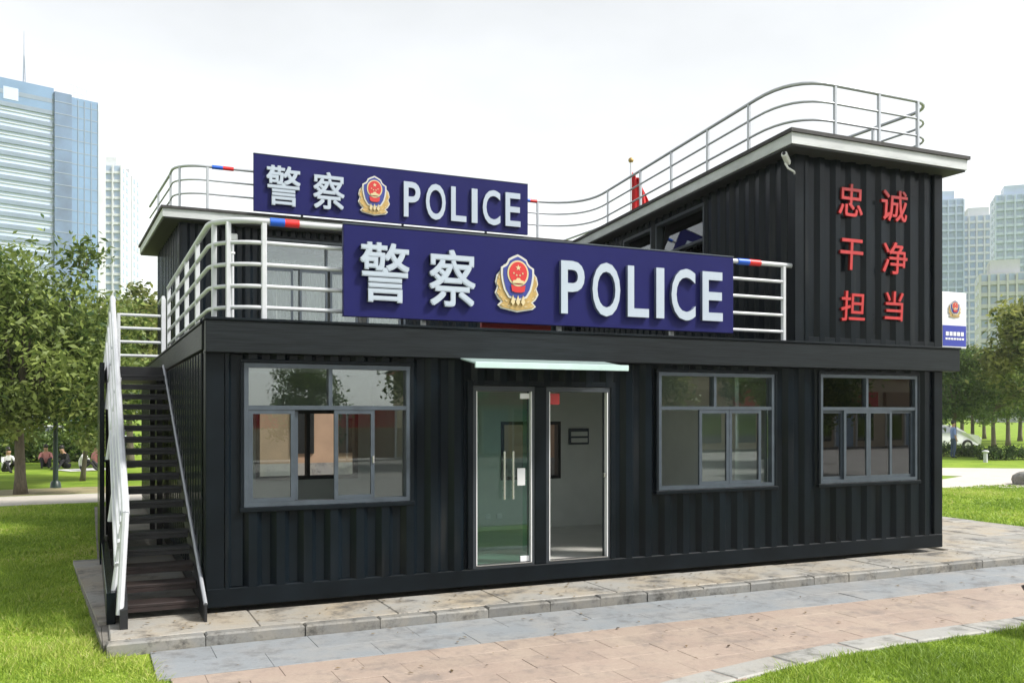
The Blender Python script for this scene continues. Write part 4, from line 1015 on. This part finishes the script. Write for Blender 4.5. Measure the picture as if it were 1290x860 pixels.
# ------------------------------------------------------------------ cars
def paint(name, c): return mat(name, c, rough=0.25, coat=0.6, spec=0.5)
M['car_white'] = paint('white_car_paint', (0.72, 0.73, 0.74)); M['car_grey'] = paint('grey_car_paint', (0.22, 0.25, 0.29)); M['tyre'] = mat('tyre_rubber', (0.012, 0.012, 0.012), rough=0.8)
def car(label, p, rz, m):
    t = thing('parked_car', label, 'car', (p[0], p[1], GZ), rz, 'parked cars')
    prof = [(-2.15, 0.30), (-2.2, 0.62), (-2.1, 0.88), (-1.55, 0.96), (-0.95, 1.40), (0.15, 1.46), (0.72, 1.40), (1.35, 0.98), (2.0, 0.86), (2.18, 0.62), (2.15, 0.30)]
    hw = [0.80, 0.85, 0.84, 0.80, 0.62, 0.60, 0.62, 0.80, 0.82, 0.84, 0.80]; n = len(prof)
    v = [(x, -w, z) for (x, z), w in zip(prof, hw)] + [(x, w, z) for (x, z), w in zip(prof, hw)]
    MB().add(v, [tuple(range(n)), tuple(reversed(range(n, 2*n)))] + [(i, n+i, n+(i+1) % n, (i+1) % n) for i in range(n)]).build('body', m, t)
    for s in (-1, 1):
        g = [(-1.25, 1.0), (-0.85, 1.34), (0.10, 1.385), (0.62, 1.33), (1.10, 1.0)]; gw = [0.805, 0.665, 0.645, 0.665, 0.805]
        MB().add([(x, s*(w+0.012), z) for (x, z), w in zip(g, gw)], [(0, 1, 2, 3, 4)]).build('side_window', M['glass_dark'], t)
        for x in (-1.35, 1.35):
            w = MB().tube([(x, s*0.66, 0.31), (x, s*0.86, 0.31)], 0.31, 16).build('wheel', M['tyre'], t, smooth=True)
            MB().tube([(x, s*0.855, 0.31), (x, s*0.87, 0.31)], 0.19, 12).build('rim', M['steel'], w, smooth=True)
        MB().cbox(2.08, 2.185, s*0.70-0.13, s*0.70+0.13, 0.62, 0.74, 0.02).build('headlight', M['white'], t)
        MB().cbox(-2.205, -2.13, s*0.70-0.12, s*0.70+0.12, 0.66, 0.78, 0.02).build('tail_light', M['red_band'], t)
    MB().add([(1.32, -0.74, 1.01), (1.32, 0.74, 1.01), (0.76, 0.58, 1.385), (0.76, -0.58, 1.385)], [(0, 1, 2, 3)]).build('windscreen', M['glass_dark'], t).location = (0.02, 0, 0.02)
    MB().add([(-1.53, -0.74, 0.99), (-1.53, 0.74, 0.99), (-0.99, 0.58, 1.385), (-0.99, -0.58, 1.385)], [(0, 1, 2, 3)]).build('rear_window', M['glass_dark'], t).location = (-0.02, 0, 0.02)
car('white parked car half hidden behind the hedge by the black building corner', spot(1180, 53), R(-20), M['car_white'])
car('grey parked car under the trees at the back of the left lawn', spot(108, 50), R(-15), M['car_grey'])
car('white parked car under the trees left of the grey one', spot(62, 52), R(-12), M['car_white'])

# ------------------------------------------------------------------ people far away on the lawns
def cloth(name, c): return mat(name, c, rough=0.85, var=0.15, vscale=8)
M['skin'] = mat('skin', (0.42, 0.25, 0.17), rough=0.6); M['hair'] = mat('black_hair', (0.012, 0.010, 0.009), rough=0.5)
CL = {'white': cloth('white_shirt', (0.68, 0.68, 0.68)), 'blue': cloth('blue_shirt', (0.20, 0.27, 0.55)), 'black': cloth('black_cloth', (0.015, 0.015, 0.018)), 'pink': cloth('pink_shirt', (0.60, 0.25, 0.25)), 'jeans': cloth('denim', (0.05, 0.08, 0.15))}
def person(label, p, rz, joints, edges, radii, regions, shirt, legs, head):
    t = thing('person', label, 'person', (p[0], p[1], GZ), rz)
    me = bpy.data.meshes.new('body'); me.from_pydata(joints, edges, []); ob = bpy.data.objects.new('body', me); COL.objects.link(ob)
    md = ob.modifiers.new('skin', 'SKIN'); md.use_smooth_shade = True
    for v, r_ in zip(me.skin_vertices[0].data, radii): v.radius = (r_, r_)
    me.skin_vertices[0].data[0].use_root = True
    ob.modifiers.new('sub', 'SUBSURF').levels = 2
    dg = bpy.context.evaluated_depsgraph_get(); m2 = bpy.data.meshes.new_from_object(ob.evaluated_get(dg)); bpy.data.objects.remove(ob)
    m2.materials.clear()
    for m in (M['skin'], CL[shirt], CL[legs], M['tyre']): m2.materials.append(m)
    for pl in m2.polygons: pl.material_index = regions(pl.center)
    link(bpy.data.objects.new('body', m2), t)
    hx, hy, hz_ = head
    h = MB().ellipsoid((hx, hy+0.02, hz_+0.03), (0.085, 0.098, 0.105), 14, 10).build('hair', M['hair'], t, smooth=True)
def standing(label, p, rz, shirt, legs):
    j = [(0,0,.95),(0,0,1.15),(0,0,1.40),(0,0,1.50),(0,-.01,1.58),(0,-.02,1.68),
         (-.18,0,1.40),(-.24,.02,1.13),(-.22,-.06,.90),(-.21,-.09,.80),(.18,0,1.40),(.24,.02,1.13),(.22,-.06,.90),(.21,-.09,.80),
         (-.09,0,.90),(-.11,-.03,.50),(-.11,.02,.09),(-.12,-.13,.04),(.09,0,.90),(.11,.02,.50),(.11,.06,.09),(.12,-.09,.04)]
    e = [(0,1),(1,2),(2,3),(3,4),(4,5),(2,6),(6,7),(7,8),(8,9),(2,10),(10,11),(11,12),(12,13),(0,14),(14,15),(15,16),(16,17),(0,18),(18,19),(19,20),(20,21)]
    r = [.14,.13,.14,.055,.085,.085,.06,.045,.035,.035,.06,.045,.035,.035,.085,.06,.042,.04,.085,.06,.042,.04]
    reg = lambda c: 3 if c.z < .08 else 2 if c.z < .93 and abs(c.x) < .19 else 1 if .93 <= c.z < 1.47 and not (abs(c.x) > .19 and c.z < 1.1) else 0
    person(label, p, rz, j, e, r, reg, shirt, legs, (0, 0, 1.66))
def seated(label, p, rz, shirt, legs, lean=0.0):
    j = [(0,0,.12),(0,-.02-lean*.3,.32),(0,-.04-lean,.56),(0,-.05-lean*1.2,.65),(0,-.07-lean*1.3,.73),(0,-.09-lean*1.4,.82),
         (-.17,-.04-lean,.55),(-.23,-.16-lean,.36),(-.14,-.36,.38),(.17,-.04-lean,.55),(.23,-.16-lean,.36),(.14,-.36,.38),
         (-.10,-.08,.11),(-.14,-.40,.40),(-.12,-.62,.08),(-.12,-.76,.05),(.10,-.08,.11),(.14,-.42,.38),(.12,-.66,.08),(.12,-.80,.05)]
    e = [(0,1),(1,2),(2,3),(3,4),(4,5),(2,6),(6,7),(7,8),(2,9),(9,10),(10,11),(0,12),(12,13),(13,14),(14,15),(0,16),(16,17),(17,18),(18,19)]
    r = [.14,.14,.14,.055,.085,.085,.06,.045,.035,.06,.045,.035,.085,.065,.045,.04,.085,.065,.045,.04]
    reg = lambda c: 3 if c.y < -.68 else 2 if c.z < .20 or (c.y < -.2 and abs(c.x) < .22 and c.z < .44 and c.y > -.7 and not c.z > .42) else 1 if c.z < .62 else 0
    person(label, p, rz, j, e, r, reg, shirt, legs, (0, -.08-lean*1.35, .81))
standing('standing person in blue shirt beside the hedge on the right lawn', spot(1201, 43.5), R(60), 'blue', 'jeans')
seated('person in white shirt and black trousers sitting on the far left lawn by the stair', spot(100, 34), R(70), 'white', 'black', 0.12)
seated('person in black sitting on the far left lawn between lamp post and person in white', spot(86, 35), R(-40), 'black', 'black', 0.2)
seated('person in pink top sitting on the grass nearest the stair handrail', spot(117, 36), R(110), 'pink', 'jeans', 0.05)
seated('person in white top sitting at the left picture edge on the far lawn', spot(6, 33), R(30), 'white', 'black', 0.15)
seated('person in pink top sitting between the grey trunk and the lamp post', spot(58, 36), R(0), 'pink', 'black', 0.1)
# picnic sheet under the seated people
pc = spot(110, 34.5)
sh = MB().cbox(-0.9, 0.9, -0.7, 0.7, 0, 0.012, 0.004).build('picnic_sheet', CL['white']); sh.location = (pc.x, pc.y, GZ+0.02); sh.rotation_euler = (0, 0, 0.4)
tag(sh, 'white picnic sheet spread on the far lawn beside the seated people', 'sheet')

# ------------------------------------------------------------------ city behind; distance haze is painted into the pale tower colours
M['tw_glass'] = mat('tower_blue_glass', (0.13, 0.23, 0.39), rough=0.22, spec=0.8, var=0.25, vscale=0.05)
M['tw_glass_d'] = mat('tower_dark_glass', (0.09, 0.15, 0.26), rough=0.22, spec=0.8, var=0.35, vscale=0.12)
M['tw_cyan'] = mat('tower_hazed_glass', (0.46, 0.55, 0.72), rough=0.3, spec=0.7, var=0.2, vscale=0.08)
M['tw_span'] = mat('tower_spandrel', (0.17, 0.22, 0.30), rough=0.5, var=0.2, vscale=0.1)
M['tw_hazed'] = mat('tower_hazed_render', (0.58, 0.60, 0.64), rough=0.8, var=0.15, vscale=0.06)
M['tw_pink'] = mat('tower_pinkish_render', (0.52, 0.53, 0.58), rough=0.8, var=0.15, vscale=0.08)
M['tw_win'] = mat('tower_window', (0.30, 0.39, 0.53), rough=0.25, spec=0.7)
M['tw_line'] = mat('tower_joint', (0.20, 0.25, 0.33), rough=0.5)

def office_block():
    p = spot(68, 240); t = thing('glass_office_tower', 'tall blue glass office tower with pale horizontal bands and mast at far left', 'building', (p.x, p.y, GZ), R(-YAW + 90 - 48.2))
    Z = 86.0; fl = 28; fh = Z/fl
    MB().box(-46, 0.0, 0.6, 24, 0, Z).build('banded_wing', M['tw_cyan'], t)
    MB().box(0.01, 4.2, -0.6, 24, 0, Z-0.6).build('dark_glass_bay', M['tw_glass_d'], t)
    MB().box(4.21, 11.0, 0.0, 24, 0, Z-1.0).build('blue_glass_bay', M['tw_glass'], t)
    MB().box(11.01, 13.2, 0.8, 24, 0, Z-3).build('end_bay', M['tw_pink'], t)
    band = MB().box(-46, -0.05, 0.05, 0.60, -0.55, 0.55).mesh('spandrel', M['tw_span'])
    sill = MB().box(-46, -0.05, 0.30, 0.60, -0.08, 0.08).mesh('glazing_bar', M['tw_hazed'])
    ln = MB().box(0.0, 4.25, -0.68, -0.6, -0.10, 0.10).box(4.25, 11.0, -0.06, 0.0, -0.10, 0.10).mesh('floor_line', M['tw_line'])
    for k in range(8, fl):
        inst('spandrel', band, t, (0, 0, k*fh)); inst('glazing_bar', sill, t, (0, 0, k*fh + fh*0.55)); inst('floor_line', ln, t, (0, 0, k*fh))
    fin = MB().box(-0.07, 0.07, -0.14, 0.0, 22, Z-1.4).mesh('mullion', M['tw_line'])
    for x in (4.3, 5.9, 7.5, 9.2, 10.9): inst('mullion', fin, t, (x, 0, 0))
    MB().box(-46, 0.0, 0.1, 0.6, Z-6.2, Z+0.3).build('parapet', M['tw_glass'], t)
    MB().box(-11.8, -8.4, 0.02, 0.095, Z-4.9, Z-1.8).build('facade_logo_panel', M['tw_cyan'], t)
    m = MB()
    for (x, y) in ((-0.35, -0.35), (0.35, -0.35), (0, 0.4)): m.tube([(x-5.6, y+6, Z), (x*0.2-5.6, y*0.2+6, Z+9.0)], 0.10, 5)
    for i in range(7):
        k = 1-0.8*i/7; z = Z + 9*i/7
        m.tube([(-0.35*k-5.6, 6-0.35*k, z), (0.35*k-5.6, 6-0.35*k, z+0.6), (-5.6, 6+0.4*k, z+1.2), (-0.35*k-5.6, 6-0.35*k, z+1.3)], 0.06, 4)
    m.tube([(-5.6, 6, Z+8.6), (-5.6, 6, Z+15.5)], [0.10, 0.04], 5); m.build('mast', M['tw_line'], t)
    m = MB()
    for i in range(5): m.tube([(4.6+i*1.1, 3, Z-1.0), (4.6+i*1.1, 3, Z+3.4-0.2*i)], 0.07, 5)
    m.tube([(4.6, 3, Z+3.4), (9.0, 3, Z+2.6)], 0.07, 5).tube([(4.6, 3, Z+1.6), (9.0, 3, Z+1.0)], 0.07, 5)
    m.build('rooftop_frame', M['tw_hazed'], t)
office_block()

def tower_block(name, label, px0, px1, ytop, d, floors, wall, cols, win_w=0.62, steps=(), turn=0.0, group='far apartment towers'):
    """slab of storeys: wall core, a balcony band per storey, windows in recessed columns, rooftop box"""
    k = d/1165.0; W = (px1-px0)*k; H = 1.96 + (520-ytop)*k
    p = spot((px0+px1)/2, d); t = thing(name, label, 'building', (p.x, p.y, GZ), R(-YAW) - math.atan(((px0+px1)/2-645)/1165.0) + R(turn), group)
    dep = max(14, W*0.8); fh = H/floors
    MB().box(-W/2, W/2, 0, dep, 0, H).build('wall', wall, t)
    bayw = W/cols
    bal = MB().box(-W/2-0.05, W/2+0.05, -0.55, -0.01, -0.45, 0.45).mesh('balcony_band', wall)
    win = MB().box(-bayw*win_w/2, bayw*win_w/2, -0.12, -0.01, 0, fh-1.15).mesh('window', M['tw_win'])
    pier = MB().box(-0.22, 0.22, -0.9, -0.005, 0, H-0.5).mesh('pier', wall)
    sidew = MB().box(0, 0.1, 0, 2.2, 0, fh-1.4).mesh('window', M['tw_win'])
    for f in range(int(floors*0.22), floors):
        inst('balcony_band', bal, t, (0, 0, f*fh+0.3))
        for c in range(cols): inst('window', win, t, (-W/2 + (c+0.5)*bayw, 0, f*fh + 0.8))
        for yy in (2.0, 7.0): inst('window', sidew, t, (W/2+0.01, yy, f*fh+0.9)); inst('window', sidew, t, (-W/2-0.11, yy, f*fh+0.9))
    for c in range(cols+1): inst('pier', pier, t, (-W/2 + c*bayw, 0, 0))
    MB().box(-W*0.3, W*0.25, 2, dep*0.7, H, H+3.2).build('rooftop_room', wall, t)
    return t
tower_block('apartment_tower', 'pale apartment tower stepping down right of the glass office tower', 122, 152, 207, 330, 30, M['tw_hazed'], 3, turn=-14)
tower_block('apartment_tower', 'lower pinkish apartment tower nearest the black building on the left', 146, 166, 221, 345, 29, M['tw_pink'], 3, turn=-14)
tower_block('apartment_tower', 'pale round-topped apartment tower beside the black tower wall', 1176, 1212, 250, 330, 27, M['tw_cyan'], 4, turn=12)
tower_block('apartment_tower', 'middle apartment tower of the right group, lower than its neighbours', 1213, 1257, 270, 350, 26, M['tw_hazed'], 5, turn=10)
tower_block('apartment_tower', 'widest apartment tower at the right picture edge', 1257, 1312, 243, 300, 28, M['tw_cyan'], 5, win_w=0.5, turn=8)
tower_block('low_apartment_block', 'lower grey block in front of the right towers above the trees', 1238, 1300, 342, 210, 13, M['tw_pink'], 6, turn=6)

# ------------------------------------------------------------------ shop across the path, behind the photographer (mirrored in the panes)
struct(MB().prism([(-14, -44), (60, -44), (60, -6.6), (9, -6.2), (-14, -6.4)], GZ-0.02, GZ+0.012).build('plaza', M['plaza']))
sp_ = thing('shop_building', 'low cream shop building with red sign band across the plaza', 'building', (15, -34, GZ))
MB().box(0, 36, -8, 0, 0, 4.3).build('wall', M['cream_wall'], sp_)
MB().box(-0.3, 36.3, -8.3, 0.5, 4.301, 4.55).build('roof', M['shop_red'], sp_)
for i in range(6):
    x = 0.4 + i*5.9
    MB().box(x, x+5.2, 0.005, 0.30, 2.55, 3.45).build('sign_band', M['shop_red'] if i % 3 != 2 else M['tan_wall'], sp_)
    for j in range(3):
        w = MB().box(x+0.2+j*1.7, x+1.6+j*1.7, 0.005, 0.06, 0.4 if j != 1 else 0.05, 2.3).build('shop_window', M['glass_dark'] if j != 1 else M['tw_win'], sp_)
        MB().box(x+0.12+j*1.7, x+0.195+j*1.7, 0.005, 0.12, 0.05, 2.4).build('jamb', M['white'], w)
hd = thing('hoarding', 'low tan hoarding with red upper panels across the plaza', 'fence', (-9, -31, GZ))
for i in range(10):
    MB().cbox(i*2.3, i*2.3+2.28, -0.05, 0.0, 0.1, 1.45, 0.005).build('panel', M['tan_wall'] if i % 3 else M['cream_wall'], hd)
    if i % 4 != 1: MB().cbox(i*2.3, i*2.3+2.28, -0.05, 0.0, 1.46, 2.35, 0.005).build('panel', M['shop_red'], hd)
    MB().cbox(i*2.3-0.04, i*2.3+0.04, 0.003, 0.08, 0, 2.38, 0.005).build('post', M['white'], hd)

# ------------------------------------------------------------------ haze
hz_m = bpy.data.materials.new('haze'); hz_m.use_nodes = True; nt = hz_m.node_tree; nt.nodes.clear()
ho = nt.nodes.new('ShaderNodeOutputMaterial'); hv = nt.nodes.new('ShaderNodeVolumePrincipled')
hv.inputs['Color'].default_value = (0.96, 0.98, 1.0, 1); hv.inputs['Density'].default_value = 0.0003; hv.inputs['Anisotropy'].default_value = 0.2
nt.links.new(hv.outputs[0], ho.inputs['Volume'])
hz_o = MB().box(-720, 720, -720, 720, GZ-1.2, 106).build('haze', hz_m)
tag(hz_o, 'pale haze in the air fading the far towers', 'haze', kind='stuff')
scene.cycles.volume_bounces = 2
